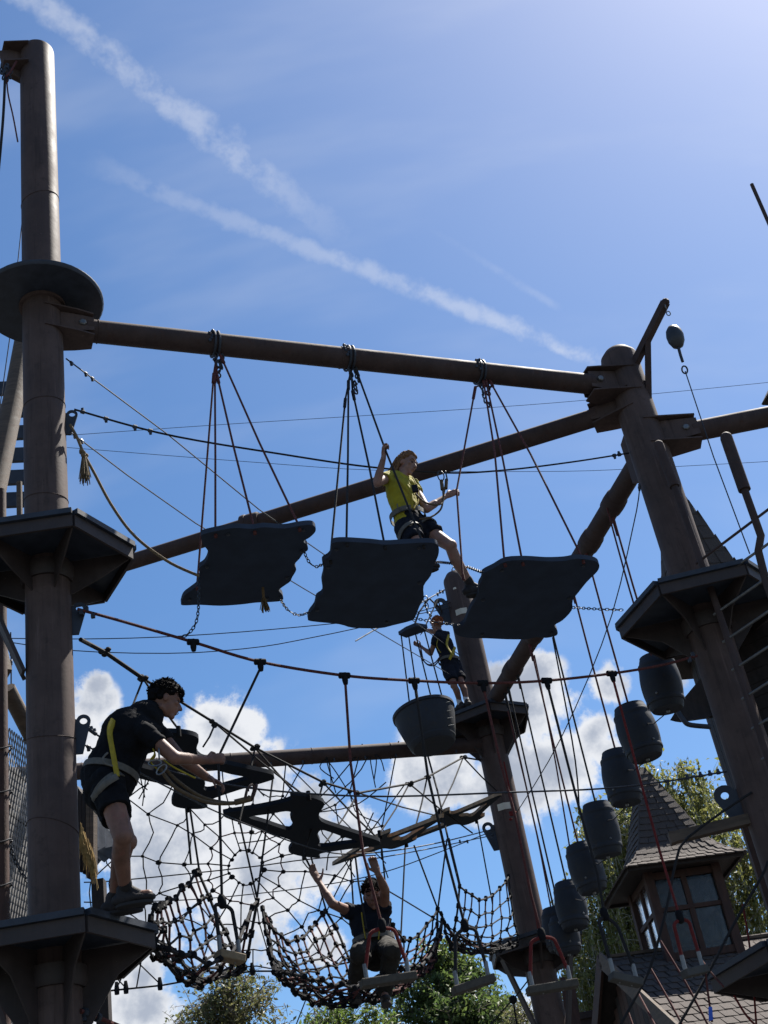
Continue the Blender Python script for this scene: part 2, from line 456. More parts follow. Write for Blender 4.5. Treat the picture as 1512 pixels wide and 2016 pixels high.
def beam(label, pts, r, seams=(), collars=(), mat_=M_BEAM, group='round steel beams between the posts', name='steel_beam'):
    th = thing(name, pts[0], label, 'beam', group)
    m = MB(); m.tube(pts, r, 32); m.build('beam_tube', mat_, th)
    a, b = Vector(pts[0]), Vector(pts[-1]); ax = (b - a).normalized()
    rr = r if not isinstance(r, (list, tuple)) else max(r)
    for t, w, k in collars:
        c = a.lerp(b, t); m = MB(); m.lathe([(rr * k * 0.9, -w * 0.62), (rr * k, -w / 2), (rr * k * 1.04, 0), (rr * k, w / 2), (rr * k * 0.9, w * 0.62)], c, ax, 24); m.build('collar', mat_, th)
    for t in seams:
        c = a.lerp(b, t); m = MB(); m.lathe([(rr + 0.004, -0.006), (rr + 0.006, 0), (rr + 0.004, 0.006)], c, ax, 24); m.build('weld_ring', mat_, th)
    return th

ZB1 = 10.15
e1 = beam_end(ptall, PL, RL, toL, ZB1)
prgt = thing('steel_post', PR, 'brown steel post with pointed hoist arm on its head and ladder rails beside it', 'post', 'steel posts of the ropes course')
ZTOP_R = 10.5
post_shell(prgt, PR, RR, ZTOP_R, dome=0.1)
e2 = beam_end(prgt, PR, RR, -toL, ZB1 - 0.07, L=0.3, h=0.3)
B1 = beam('long brown beam at the top from which three dark boards hang', [e1 + Z3 * ZB1, e2 + Z3 * (ZB1 - 0.07)], 0.108, seams=(0.47, 0.02))
# second beam runs back from the head of the same post
q_left = AD(-60, 1205, 14.5); d2 = (q_left - PR); d2.z = 0; d2.normalize()
ZB2 = 9.86
e3 = beam_end(prgt, PR, RR, d2, ZB2, L=0.26, h=0.24, bolt=False)
B2 = beam('slanting brown beam passing behind the climber in yellow', [e3 + Z3 * ZB2, q_left], [0.1, 0.088], collars=((0.52, 0.18, 1.22), (0.53, 0.06, 1.3)))
# beam going off to the other side
q_r = AZ(1640, 795, 9.4); d3 = (q_r - PR); d3.z = 0; d3.normalize()
ZB3 = 9.38
e4 = beam_end(prgt, PR, RR, d3, ZB3, L=0.34, h=0.3)
B3 = beam('short brown beam above the ladder rails with bright bolt at its bracket', [e4 + Z3 * ZB3, Vector((q_r.x, q_r.y, ZB3 + 0.02))], 0.108)
# beam to the far post, carrying the barrels
pfar = thing('steel_post', PF, 'brown steel post the red haired boy stands beside, low domed top', 'post', 'steel posts of the ropes course')
ZTOP_F = 11.45
post_shell(pfar, PF, RF, ZTOP_F, dome=0.12)
d4 = (PF - PR).normalized(); ZB4 = 9.3
m = MB(); m.prism([PR + d4 * 0.1 + Z3 * 9.62 + d4.cross(Z3) * 0.12, PR + d4 * 0.3 + Z3 * 9.55 + d4.cross(Z3) * 0.12, PR + d4 * 0.3 + Z3 * 9.05 + d4.cross(Z3) * 0.12, PR + d4 * 0.1 + Z3 * 8.95 + d4.cross(Z3) * 0.12], d4.cross(Z3) * -0.24); m.build('beam_bracket', M_POST, prgt)
B4 = beam('collared brown beam from which the row of barrels hangs', [PR + d4 * 0.2 + Z3 * ZB4, PF - d4 * 0.15 + Z3 * (ZB4 - 0.05)], 0.108,
          collars=[(t, 0.2, 1.13) for t in (0.14, 0.27, 0.63, 0.8)], name='steel_beam')
# lower beam to the far post with the web below it
q5 = AD(-60, 1533, 16.0); ZB5 = 1.6 + 17.2 * 0.424
d5 = (q5 - PF); d5.z = 0; d5.normalize()
B5 = beam('level brown beam ending at the post below the hanging tub', [PF + d5 * 0.1 + Z3 * (ZB5 - 0.08), q5], 0.105, seams=(0.2, 0.36, 0.52, 0.66, 0.8))
m = MB(); s5 = d5.cross(Z3)
sgn = -1 if s5.y > 0 else 1
for i in range(14):
    c = PF.lerp(Vector((q5.x, q5.y, 0)), 0.08 + i * 0.062); c.z = (ZB5 - 0.08) + (q5.z - ZB5 + 0.08) * (0.08 + i * 0.062) - 0.09
    m.box(c + s5 * sgn * 0.06, (0.02, 0.02, 0.06))
m.build('rope_lug', M_STEEL, B5, smooth=False)

def hexa(base, R, ang0, z):
    return [base + Vector((math.cos(ang0 + math.pi / 3 * i), math.sin(ang0 + math.pi / 3 * i), 0)) * R + Z3 * z for i in range(6)]

def platform(base, rpost, R, ang0, z, label, skirt=0.115, gus=0.42, group='hexagonal platforms bolted to the posts', struts=()):
    th = thing('hexagonal_platform', base + Z3 * z, label, 'platform', group)
    hx = hexa(base, R, ang0, z)
    # deck boards cut to the hexagon, each its own board
    n = 7
    ax = (hx[1] - hx[0]).normalized(); pv = Vector((-ax.y, ax.x, 0))
    lo = -R * 0.866; step = 2 * R * 0.866 / n
    cen = base + Z3 * z
    for i in range(n):
        y0 = lo + i * step + 0.004; y1 = lo + (i + 1) * step - 0.004
        def halfw(y): return R - abs(y) / math.tan(math.pi / 3)
        w0, w1 = halfw(y0), halfw(y1)
        pl = [cen + ax * -w0 + pv * y0, cen + ax * w0 + pv * y0]
        if abs(y0) > 0.01 and y0 * y1 < 0: pl += [cen + ax * R]
        pl += [cen + ax * w1 + pv * y1, cen + ax * -w1 + pv * y1]
        if y0 * y1 < 0: pl += [cen - ax * R]
        m = MB(); m.prism(pl, Z3 * 0.035); m.build('deck_board', M_DARKWOOD, th, smooth=False)
    m = MB(); m.prism([p - Z3 * 0.012 for p in hexa(base, R * 0.985, ang0, z)], Z3 * 0.010); m.build('underside_plate', M_STEEL, th, smooth=False)
    for i in range(6):
        a, b = hx[i], hx[(i + 1) % 6]
        nrm = ((a + b) / 2 - cen).normalized()
        m = MB(); m.prism([a - Z3 * skirt + Z3 * 0.03, b - Z3 * skirt + Z3 * 0.03, b + Z3 * 0.02, a + Z3 * 0.02], nrm * 0.022); m.build('skirt_plate', M_PLAT, th, smooth=False)
        c = MB(); c.bar(a + Z3 * 0.045 + nrm * 0.02, b + Z3 * 0.045 + nrm * 0.02, 0.06, 0.045); c.build('edge_trim', M_STEEL, th, smooth=False)
    for i in range(6):
        v = (hx[i] - cen).normalized(); s = v.cross(Z3) * 0.012
        pl = [cen + v * (rpost - 0.02) - Z3 * 0.02, cen + v * R * 0.97 - Z3 * 0.02, cen + v * R * 0.97 - Z3 * (skirt - 0.035), cen + v * (rpost + 0.24) - Z3 * (skirt + 0.1), cen + v * (rpost - 0.02) - Z3 * gus]
        m = MB(); m.prism([p - s * 0.5 for p in pl], s); m.build('gusset_plate', M_PLAT, th, smooth=False)
    m = MB(); m.lathe([(rpost + 0.02, -0.14), (rpost + 0.035, -0.10), (rpost + 0.035, 0)], cen - Z3 * gus * 0.2, Z3, 32); m.build('clamp_collar', M_PLAT, th)
    for a in struts:
        v = Vector((math.cos(a), math.sin(a), 0))
        m = MB(); m.bar(cen + v * R * 0.82 - Z3 * 0.1, cen + v * (rpost + 0.02) - Z3 * 1.0, 0.09, 0.03, up=v); m.build('strut', M_PLAT, th, smooth=False)
    return th
tocamL = math.atan2(-PL.y, -PL.x)
ZL2 = 7.6; ZL1 = 4.48
platform(PL, RL, 0.67, tocamL + math.radians(17), ZL2, 'upper hexagonal platform on the tallest post, just below the hemp tassel', gus=0.34, struts=(tocamL - math.radians(80), tocamL - math.radians(100)))
platform(PL, RL, 0.655, tocamL + math.radians(17), ZL1, 'hexagonal platform the climber in black stands on', gus=0.62, struts=(tocamL - math.radians(62),))
tocamR = math.atan2(-PR.y, -PR.x)
ZR2 = 7.34
platform(PR, RR, 0.78, tocamR - math.radians(22), ZR2, 'hexagonal platform beside the ladder, chained to the last dark board', gus=0.5)
platform(PR, RR, 0.85, tocamR - math.radians(22), 4.05, 'lowest hexagonal platform, level with the turret windows', gus=0.5)
tocamF = math.atan2(-PF.y, -PF.x)
ZF2 = 9.12; ZF1 = 6.02
platform(PF, RF, 0.6, tocamF + math.radians(8), ZF2, 'hexagonal platform the red haired boy stands on', gus=0.55)
platform(PF, RF, 0.6, tocamF + math.radians(8), ZF1, 'hexagonal platform where the last hammock net is tied', gus=0.3, struts=(tocamF - math.radians(60), tocamF + math.radians(60)))

# round disc under the head of the tall post
th = thing('round_disc', PL + Z3 * 10.42, 'round dark disc collar above the beam on the tallest post', 'disc')
m = MB(); m.lathe([(RL + 0.002, -0.02), (0.54, -0.02), (0.555, 0.0), (0.555, 0.02), (0.54, 0.035), (RL + 0.002, 0.04)], PL + Z3 * 10.42, Z3, 48); m.build('disc_plate', M_STEEL, th)
m = MB(); m.lathe([(RL + 0.002, -0.05), (RL + 0.03, -0.05), (RL + 0.03, -0.021), (RL + 0.002, -0.021)], PL + Z3 * 10.42, Z3, 32); m.build('disc_collar', M_POST, th)

# eye plates on the tall post
dirR = (AD(180, 820, 9.4) - AD(92, 820, 9.4)); dirR.z = 0; dirR.normalize()
EYE_A = eye_plate(ptall, PL, RL, dirR, 8.9, 9.17, out=0.1, hole=0.026)
EYE_B = eye_plate(ptall, PL, RL, dirR, 6.93, 7.22, out=0.11, hole=0.028)
EYE_C = eye_plate(ptall, PL, RL, dirR, 5.92, 6.24, out=0.11, hole=0.028)
# right post eyes
dirRL = (AD(1200, 1500, 11.8) - AD(1450, 1500, 11.8)); dirRL.z = 0; dirRL.normalize()
EYE_D = eye_plate(prgt, PR, RR, dirRL, 5.28, 5.66, out=0.2)
dirFL = (AD(850, 1640, 17.2) - AD(1000, 1640, 17.2)); dirFL.z = 0; dirFL.normalize()
EYE_E = eye_plate(pfar, PF, RF, dirFL, 7.35, 7.75, out=0.16)
eye_plate(pfar, PF, RF, dirFL, 10.75, 11.2, out=0.2)
m = MB(); m.tube([PF + Z3 * 11.55, PF + Z3 * 11.62 + dirFL * 0.03, PF + Z3 * 11.67, PF + Z3 * 11.62 - dirFL * 0.03, PF + Z3 * 11.55], 0.01, 6); m.build('lifting_eye', M_GALV, pfar)
def note_plate(px, py, w, h):                               # little pale plates fixed to the far post
    q = AD(px, py, 17.2 - RF); out = (CAM - PF); out.z = 0; out.normalize()
    c = PF + Z3 * q.z; s = out.cross(Z3); off = (q - PF).dot(s); off = max(-0.13, min(0.13, off))
    d = (s * off + out * math.sqrt(max(0, RF * RF - off * off))).normalized()
    m = MB(); tz = d.cross(Z3)
    m.prism([c + d * (RF + 0.004) + tz * (a * w / 2) + Z3 * (b * h / 2) - d * (0.025 * abs(a)) for a, b in ((-1, -1), (0, -1), (1, -1), (1, 1), (0, 1), (-1, 1))], d * 0.006)
    m.build('notice_plate', mat('pale_notice', (0.5, 0.47, 0.4), 0.6, 0.1), pfar, smooth=False)
note_plate(908, 1203, 0.17, 0.09); note_plate(992, 1587, 0.17, 0.09); note_plate(895, 1158, 0.1, 0.03)

# hoist arm on the head of the right post
HA0 = AD(1250, 715, 11.7); HA1 = AD(1310, 595, 11.45); HA2 = AD(1272, 770, 11.75)
th = prgt
m = MB(); m.bar(HA0 - (HA1 - HA0).normalized() * 0.15, HA1, 0.075, 0.075); m.ball(HA1, 0.045, 10, 6); m.bar(HA2 - Z3 * 0.1, HA0.lerp(HA1, 0.42), 0.06, 0.06, up=Vector((1, 0, 0)))
m.build('hoist_arm', M_BEAM, prgt, smooth=False)
def ringlink(m, c, a, b, R, r, L=1.5):                       # one oval chain link; a along, b across
    N = 12; pts = []
    for i in range(N + 1):
        t = 2 * math.pi * i / N
        pts.append(c + a * (math.cos(t) * R * L) + b * (math.sin(t) * R))
    m.tube(pts, r, 5, False)
q = AD(1326, 655, 11.45)
th = thing('retractor', AD(1326, 690, 11.45), 'egg shaped fall arrest device hanging from the hoist arm', 'device')
top = AD(1318, 625, 11.45); bot = AD(1335, 682, 11.45)
m = MB(); m.lathe([(0.02, -0.02), (0.055, 0.0), (0.085, 0.07), (0.092, 0.14), (0.08, 0.21), (0.05, 0.26), (0.02, 0.275)], bot, (top - bot), 20, sx=0.8, side=Vector((0, 1, 0))); m.build('housing', mat('grey_plastic_housing', (0.03, 0.032, 0.036), 0.45, 0.2, 10.0), th)
m = MB(); ringlink(m, AD(1316, 617, 11.45), (top - bot).normalized(), Vector((1, 0, 0)), 0.02, 0.006); ringlink(m, AD(1310, 603, 11.45), Vector((0, 0, 1)), Vector((0.3, 1, 0)).normalized(), 0.025, 0.007); m.build('hanging_ring', M_GALV, th)
hook = AD(1348, 728, 11.45)
m = MB(); m.tube([bot, AD(1340, 700, 11.45), AD(1344, 712, 11.45)], 0.016, 8); ringlink(m, hook, (hook - bot).normalized(), Vector((1, 0, 0)), 0.028, 0.009, 1.7); m.build('carabiner', M_STEEL, th)
m = MB(); m.tube([hook - Z3 * 0.02, AD(1405, 900, 11.4), AD(1476, 1090, 11.3)], 0.006, 6); m.build('lifeline', M_CABLE, th)

# ladder through the platform of that post
th = thing('ladder', AD(1400, 1180, 11.3) - Z3 * 5, 'steel ladder with two raised hand rails rising through the platform hatch', 'ladder')
lad_c = PR + (CAM - PR).normalized() * 0; tocR = Vector((-PR.x, -PR.y, 0)).normalized(); sR = Vector((tocR.y, -tocR.x, 0))
sR = -sR if sR.x < 0 else sR
m = MB(); A0 = AD(1297, 876, 11.45)
railA = [A0, AD(1328, 958, 11.45), AD(1365, 1062, 11.4), AD(1405, 1175, 11.35)]
base_xy = railA[-1]
railA.append(Vector((base_xy.x, base_xy.y, 4.1)))
m.tube(railA[1:], 0.032, 12); m.tube(railA[:2], 0.05, 14); m.ball(A0, 0.05, 12, 6); m.build('rail', M_BEAM, th)
m = MB(); B0 = AD(1430, 862, 11.0)
railB = [B0, AD(1466, 965, 11.0), AD(1498, 1055, 11.0), AD(1493, 1085, 11.05), AD(1508, 1145, 11.05)]
bx = railB[-1]; railB.append(Vector((bx.x, bx.y, 4.1)))
m.tube(railB[1:], 0.036, 12); m.tube(railB[:2], 0.058, 14); m.ball(B0, 0.058, 12, 6); m.build('rail', M_BEAM, th)
zt = AD(1385, 1103, 11.4).z
for i in range(14):
    z = zt - i * 0.285
    if z < 4.2: break
    def onr(rail, z):
        for k in range(len(rail) - 1):
            a, b = rail[k], rail[k + 1]
            if a.z >= z >= b.z: return a.lerp(b, (a.z - z) / (a.z - b.z))
        return rail[-1]
    a = onr(railA, z); b = onr(railB, z + 0.02)
    m = MB(); m.tube([a - (b - a).normalized() * 0.06, b + (b - a).normalized() * 0.25], 0.013, 8); m.build('rung', M_GALV if i else M_BEAM, th)

# timber arm sticking out of that post lower down
th = thing('timber_arm', PR + Z3 * 4.6, 'weathered square timber arm jutting from the post before the turret roof', 'timber')
m = MB(); m.bar(AD(1325, 1650, 11.6), AD(1490, 1610, 11.75), 0.09, 0.09); m.build('timber_bar', M_WOOD, th, smooth=False)
m = MB(); m.bar(AD(1318, 1652, 11.595), AD(1326, 1650, 11.6), 0.094, 0.1); m.build('end_cap', M_WOOD, th, smooth=False)

# dark plank screen behind the ladder
th = thing('plank_screen', AD(1470, 1300, 12.6), 'dark plank screen behind the ladder rungs', 'screen')
pa, pb = AD(1395, 1200, 12.5), AD(1620, 1180, 12.2); dv = (pb - pa); dv.z = 0; dv.normalize(); sv = dv.cross(Z3)
ztop = ZR2 - 0.05; zbot = AD(1480, 1455, 12.4).z
for k in range(8):
    zz0 = ztop - (k + 1) * (ztop - zbot) / 8; hh = (ztop - zbot) / 8 - 0.006
    m = MB(); a = Vector((pa.x, pa.y, zz0 + hh / 2)); m.box(a + dv * (0.75 + 0.02 * (k % 3)), (1.5, 0.03, hh), (dv, sv, Z3)); m.build('plank', M_DARKWOOD, th, smooth=False)

# ================================================================== hanging boards of the upper bridge
from mathutils.geometry import tessellate_polygon
pathN = (PR - PL).cross(Z3).normalized()            # upright plane under the top beam
lowN = (PF - PL).cross(Z3).normalized()             # upright plane of the lower bridge
barN = (PF - PR).cross(Z3).normalized()             # upright plane of the barrel row

def smooth_loop(pts, n=3):
    out = []
    N = len(pts)
    for i in range(N):
        p0, p1, p2, p3 = (Vector((*pts[(i + k) % N], 0)) for k in (-1, 0, 1, 2))
        for j in range(n):
            f = j / n
            q = 0.5 * ((2 * p1) + (p2 - p0) * f + (2 * p0 - 5 * p1 + 4 * p2 - p3) * f * f + (3 * p1 - p0 - 3 * p2 + p3) * f ** 3)
            out.append((q.x, q.y))
    return out
def slab(loops3d, loops2d, off):
    """flat board with holes: loops of 3D points, extruded by off"""
    m = MB()
    tri = tessellate_polygon([[Vector((*p, 0)) for p in l] for l in loops2d])
    flat = [p for l in loops3d for p in l]; n = len(flat)
    m.add(flat + [p + off for p in flat], [tuple(t) for t in tri] + [tuple(i + n for i in reversed(t)) for t in tri])
    o = 0
    for l in loops3d:
        k = len(l)
        m.add([p for p in l] + [p + off for p in l], [(i, (i + 1) % k, k + (i + 1) % k, k + i) for i in range(k)], 1)
    return m

def zo(pts, s, ox, oy): return [(x / s + ox, y / s + oy) for x, y in pts]
plank_px = [
 zo([(225,1325),(330,1300),(420,1285),(540,1290),(610,1280),(735,1288),(830,1272),(905,1265),(935,1280),(935,1310),(900,1345),(862,1370),(885,1395),(888,1425),(860,1445),(835,1480),(805,1515),(815,1550),(790,1595),(775,1625),(740,1650),(705,1680),(728,1710),(725,1745),(640,1755),(560,1758),(460,1770),(330,1778),(200,1772),(95,1775),(88,1755),(105,1715),(150,1680),(190,1645),(205,1585),(200,1540),(235,1510),(255,1470),(255,1430),(225,1390),(212,1350)], 3.217, 330, 640),
 zo([(130,630),(132,590),(145,575),(200,570),(330,578),(400,585),(500,580),(600,575),(650,580),(665,600),(662,640),(640,690),(625,740),(590,790),(590,850),(570,890),(545,950),(520,965),(440,985),(370,1000),(240,998),(170,980),(30,965),(18,950),(25,925),(50,890),(60,850),(90,825),(85,770),(95,720),(88,670),(115,650)], 2.52, 600, 840),
 zo([(885,730),(940,700),(1000,668),(1100,662),(1200,668),(1290,665),(1350,655),(1420,662),(1450,672),(1462,690),(1450,720),(1400,770),(1360,820),(1330,860),(1325,910),(1280,960),(1240,985),(1253,1010),(1250,1035),(1200,1048),(1150,1045),(1090,1055),(1000,1055),(900,1050),(850,1050),(770,1040),(740,1010),(790,980),(810,930),(830,890),(860,840),(865,790),(880,760)], 2.52, 600, 840)]
plank_c = [(490, 1115), (735, 1150), (1045, 1185)]
plank_lab = ['ragged dark hanging board with a small hemp tassel below it, first from the tall post',
             'ragged dark hanging board the climber in yellow is stepping off, middle of three',
             'ragged dark hanging board the climber in yellow is stepping onto']
tops_px = [(423, 676), (686, 700), (941, 724)]
rope_px = [
 [[(421, 735), (408, 900), (388, 1152)], [(423, 735), (424, 900), (424, 1048)], [(427, 738), (460, 880), (501, 1042)], [(432, 695), (510, 870), (589, 1036)]],
 [[(680, 785), (666, 930), (650, 1100)], [(686, 750), (685, 900), (682, 1066)], [(694, 770), (727, 920), (757, 1072)], [(699, 722), (758, 884), (833, 1070)]],
 [[(936, 762), (899, 966), (911, 1132)], [(951, 745), (974, 890), (993, 1106)], [(955, 742), (990, 905), (1028, 1104)], [(961, 744), (1045, 895), (1147, 1100)]]]
PLANKZ = []
def shackles(m, c, n, ax=Z3, s=0.032):
    for i in range(n):
        d = Vector((random.uniform(-1, 1), random.uniform(-1, 1), random.uniform(-0.3, 0.3))).normalized()
        ringlink(m, c - ax * (i * s * 1.8) + d * 0.012, ax, ax.cross(d).normalized(), s * 0.62, 0.0085, 1.55)
        if i % 2: m.ball(c - ax * (i * s * 1.8) + d * 0.03, 0.016, 6, 4)
for i in range(3):
    cen = AP(*plank_c[i], PL, pathN); z = cen.z; PLANKZ.append(z)
    th = thing('hanging_board', cen, plank_lab[i], 'board', 'three big boards hung from the top beam')
    lp = smooth_loop(plank_px[i], 3)
    l3 = [AZ(x, y, z) for x, y in lp]
    m = slab([l3], [[(p.x, p.y) for p in l3]], Z3 * 0.045); m.build('board', [M_BOARD, M_BOARD], th)
    bt = AP(*tops_px[i], PL, pathN)
    ctr = sum(l3, Vector()) / len(l3)
    for k in range(4, len(l3), 17):
        q = l3[k].lerp(ctr, 0.12); bb = MB(); bb.lathe([(0.017, 0.003), (0.017, -0.012), (0.01, -0.016)], q, Z3, 6); bb.build('bolt_head', M_STEEL, th)
    m = MB()
    # sling round the beam
    ax = toL; up2 = Z3
    bz = ZB1 - 0.07 * ((bt - PL).dot(toL) / (PR - PL).length)
    bc = Vector((bt.x, bt.y, bz))
    for k in (-0.02, 0.02):
        N = 18; m.tube([bc + ax * k + (toL.cross(Z3) * math.cos(2 * math.pi * j / N) + Z3 * math.sin(2 * math.pi * j / N)) * 0.124 for j in range(N + 1)], 0.012, 6, False)
    for k in range(7):
        m.ball(bc + Z3 * (0.13 - 0.03 * k) + toL * random.uniform(-0.03, 0.03) - toL.cross(Z3) * 0.0 + Vector((0, -0.12, 0)) * (1 if 1 < k else 0.3), (0.016, 0.012, 0.02), 6, 4)
    shackles(m, bc - Z3 * 0.14, 5 if i == 0 else 6); shackles(m, bc - Z3 * 0.15 + toL * 0.05, 3)
    m.build('hanger', M_STEEL, th)
    mt = (M_RED, M_BLACK, M_RED)[i]
    for k, rp in enumerate(rope_px[i]):
        a = AP(*rp[0], PL, pathN); b = AZ(*rp[2], z + 0.02); mid = AD(*rp[1], (math.hypot(a.x, a.y) * 0.45 + math.hypot(b.x, b.y) * 0.55))
        pts = [a, mid, b]
        m = MB(); m.tube([bc - Z3 * 0.16 if k < 3 else bc - Z3 * 0.12 + toL * 0.03] + pts, 0.0095, 8)
        m.tube([a, a.lerp(mid, 0.12)], 0.016, 8)
        m.tube([b + Z3 * 0.0, b - Z3 * 0.05], 0.014, 8)
        m.build('suspension_rope', mt, th)

def chain(label, pix, D0=None, D1=None, R=0.014, pts=None, n=None, mat_=M_STEEL):
    p = pts or span(pix, D0, D1)
    L = sum((p[i + 1] - p[i]).length for i in range(len(p) - 1))
    n = n or max(4, int(L / (R * 2.3)))
    d = catmull(p, 80); acc = [0.0]
    for i in range(79): acc.append(acc[-1] + (d[i + 1] - d[i]).length)
    c = []
    for i in range(n + 1):
        t = acc[-1] * i / n; k = max(j for j in range(80) if acc[j] <= t + 1e-9); k = min(k, 78)
        c.append(d[k].lerp(d[k + 1], (t - acc[k]) / max(1e-9, acc[k + 1] - acc[k])))
    m = MB()
    for i in range(n):
        a = (c[i + 1] - c[i]).normalized(); s = a.orthogonal().normalized(); t = a.cross(s)
        b = (s if i % 2 else t)
        ringlink(m, (c[i] + c[i + 1]) / 2, a, b, R * 0.8, R * 0.3, 1.9)
    o = m.build('chain', mat_, None, origin=c[0])
    return tag(o, label, 'chain', 'short link chains joining the boards')
def pz(px, py, i): return AZ(px, py, PLANKZ[i] - 0.01)
chain('short chain linking first and middle boards at the edge with the ropes', None, pts=[pz(597, 1082, 0), AD(608, 1106, 9.7), AD(622, 1116, 9.75), pz(636, 1110, 1)])
chain('sagging chain linking first and middle boards below the tassel', None, pts=[pz(550, 1176, 0), AD(566, 1200, 10.2), AD(588, 1211, 10.3), pz(609, 1205, 1)])
chain('chain crossing the shin of the climber in yellow', None, pts=[pz(858, 1106, 1), AD(905, 1112, 10.5), pz(952, 1128, 2)])
chain('chain crossing in front of the red haired boy', None, pts=[pz(814, 1217, 1), AD(858, 1225, 11.0), pz(906, 1232, 2)])
chain('long chain dangling from the first board down to the handrail rope', None, pts=[pz(392, 1130, 0), AD(391, 1192, 9.62), AD(385, 1228, 9.62), AD(368, 1250, 9.64), AD(352, 1255, 9.66)])
chain('taut chain from the last board to the platform by the ladder', None, pts=[pz(1127, 1196, 2), AD(1175, 1199, 11.3), AD(1226, 1201, 11.4)])

# ================================================================== cables and ropes
def rope(name, label, pts, r, mt, group=None, cat='rope', seg=6, n=None, clamps=(), clampmat=None):
    c = catmull(pts, n) if n else pts
    th = thing(name, c[0], label, cat, group)
    m = MB(); m.tube(c, r, seg); m.build('strand', mt, th)
    if clamps:
        N = len(c) - 1
        for t in clamps:
            k = min(int(t * N), N - 1); p = c[k].lerp(c[k + 1], t * N - k); d = (c[k + 1] - c[k]).normalized()
            s = d.orthogonal().normalized()
            m = MB(); m.lathe([(r * 1.4, -0.02), (r * 2.0, -0.014), (r * 2.0, 0.014), (r * 1.4, 0.02)], p, d, 8); m.box(p + Z3 * r * (2.4 if random.random() > .5 else -2.4), (0.022, 0.022, 0.03)); m.build('clamp', clampmat or M_STEEL, th)
    return th
CG = 'thin wire cables strung across the sky'
rope('wire_cable', 'thin slanting cable leaving the tall post just below the beam bracket', span([(130, 706), (330, 855), (510, 1003), (640, 1093), (905, 1290)], 9.3, 17.1), 0.0065, M_CABLE, CG, 'cable', clamps=(0.012, 0.045, 0.06))
rope('wire_cable', 'thin slanting cable starting beside the hemp tassel', span([(138, 850), (250, 935), (385, 1030), (600, 1160), (915, 1345)], 9.3, 17.1), 0.006, M_CABLE, CG, 'cable', clamps=(0.02, 0.05), clampmat=M_GALV)
rope('safety_cable', 'black overhead safety cable the yellow climber is clipped to', span([(146, 806), (330, 856), (560, 895), (725, 919), (880, 931), (1000, 925), (1130, 909), (1238, 892)], 9.35, 11.75), 0.0095, M_BLACK, None, 'cable', n=40, clamps=(0.02, 0.06, 0.1, 0.12, 0.95, 0.965))
rope('wire_cable', 'hair thin cable rising gently behind the board ropes to the roof corner', span([(135, 857), (450, 835), (1000, 800), (1290, 775), (1560, 748)], 15, 19), 0.004, M_CABLE, CG, 'cable', n=24)
rope('wire_cable', 'hair thin sagging cable below the safety cable', span([(132, 881), (500, 910), (750, 926), (1100, 928), (1300, 920), (1560, 906)], 15, 18), 0.004, M_CABLE, CG, 'cable', n=24)
rope('wire_cable', 'dark cable passing just over the handrail rope to the middle board', span([(-20, 1256), (155, 1258), (340, 1253), (560, 1237), (800, 1212), (890, 1195)], 15, 17.1), 0.007, M_CABLE, CG, 'cable', n=20)
rope('wire_cable', 'dark cable sagging across the handrail rope below the first board', span([(-20, 1258), (145, 1281), (350, 1286), (500, 1275), (600, 1258), (740, 1228), (890, 1185)], 15, 17.1), 0.007, M_CABLE, CG, 'cable', n=20)
rope('wire_cable', 'thin cable from the ladder post slanting down to the red knot', span([(1260, 955), (1248, 1030), (1195, 1240), (1100, 1462), (1012, 1608)], 11.6, 17.0), 0.006, M_CABLE, CG, 'cable', n=16, clamps=(0.02, 0.05))
rope('wire_cable', 'thin upright cable behind the disc on the tall post', span([(43, 440), (20, 660), (0, 800), (-20, 860)], 12, 12), 0.006, M_CABLE, CG, 'cable')
low_a = span([(168, 1430), (215, 1462), (300, 1505), (400, 1535), (540, 1557), (750, 1568), (1000, 1560), (1180, 1553), (1300, 1540), (1430, 1519)], 9.4, 11.7)
rope('safety_cable', 'lower level cable running to the eye beside the birch crown', low_a, 0.008, M_CABLE, None, 'cable', n=50, clamps=(0.02, 0.04, 0.055, 0.9, 0.93, 0.95, 0.965, 0.98))
rope('safety_cable', 'dark cable from the waist of the climber in black past the stepping boards', span([(165, 1466), (262, 1515), (362, 1566), (445, 1606), (620, 1672), (720, 1680), (850, 1662), (972, 1632)], 9.4, 17.0), 0.007, M_CABLE, None, 'cable', n=40, clamps=(0.02, 0.04, 0.06))
rope('wire_cable', 'thin cable running to the plate on the far post above the last net', span([(230, 1776), (360, 1772), (480, 1762), (640, 1742), (760, 1716), (880, 1672), (975, 1634)], 13.5, 17.0), 0.006, M_CABLE, CG, 'cable', n=30)
rope('wire_cable', 'pale thin cable below the lit stepping boards to the far post', span([(740, 1690), (850, 1670), (972, 1644)], 13.8, 17.0), 0.006, M_CABLE, CG, 'cable', n=10, clamps=(0.7, 0.75, 0.97))

# hand rail of the trapeze bridge with its connectors and swings
rail_px = [(152, 1199), (240, 1223), (380, 1264), (512, 1303), (678, 1330), (815, 1340), (950, 1345), (1076, 1340), (1204, 1326), (1300, 1310), (1372, 1291)]
rail = span(rail_px, 9.35, 11.6)
th = thing('handrail_rope', rail[0], 'long sagging handrail rope from which the trapeze seats hang', 'rope')
m = MB(); m.tube(catmull(rail, 60), 0.0125, 8); m.build('strand', M_RED, th)
def connector(parent, p, down, s=1.0, along=None):
    m = MB(); a = (along or toL).normalized()
    m.lathe([(0.022 * s, -0.05 * s), (0.028 * s, -0.045 * s), (0.028 * s, 0.045 * s), (0.022 * s, 0.05 * s)], p, a, 10)
    m.lathe([(0.026 * s, -0.02 * s), (0.026 * s, 0.05 * s), (0.019 * s, 0.085 * s)], p, down, 10)
    return m.build('tee_connector', M_KNOB, parent)
for x in (2, 3, 4, 5, 6, 7, 8):
    p = rail[x]
    connector(th, p, -Z3, 0.95)
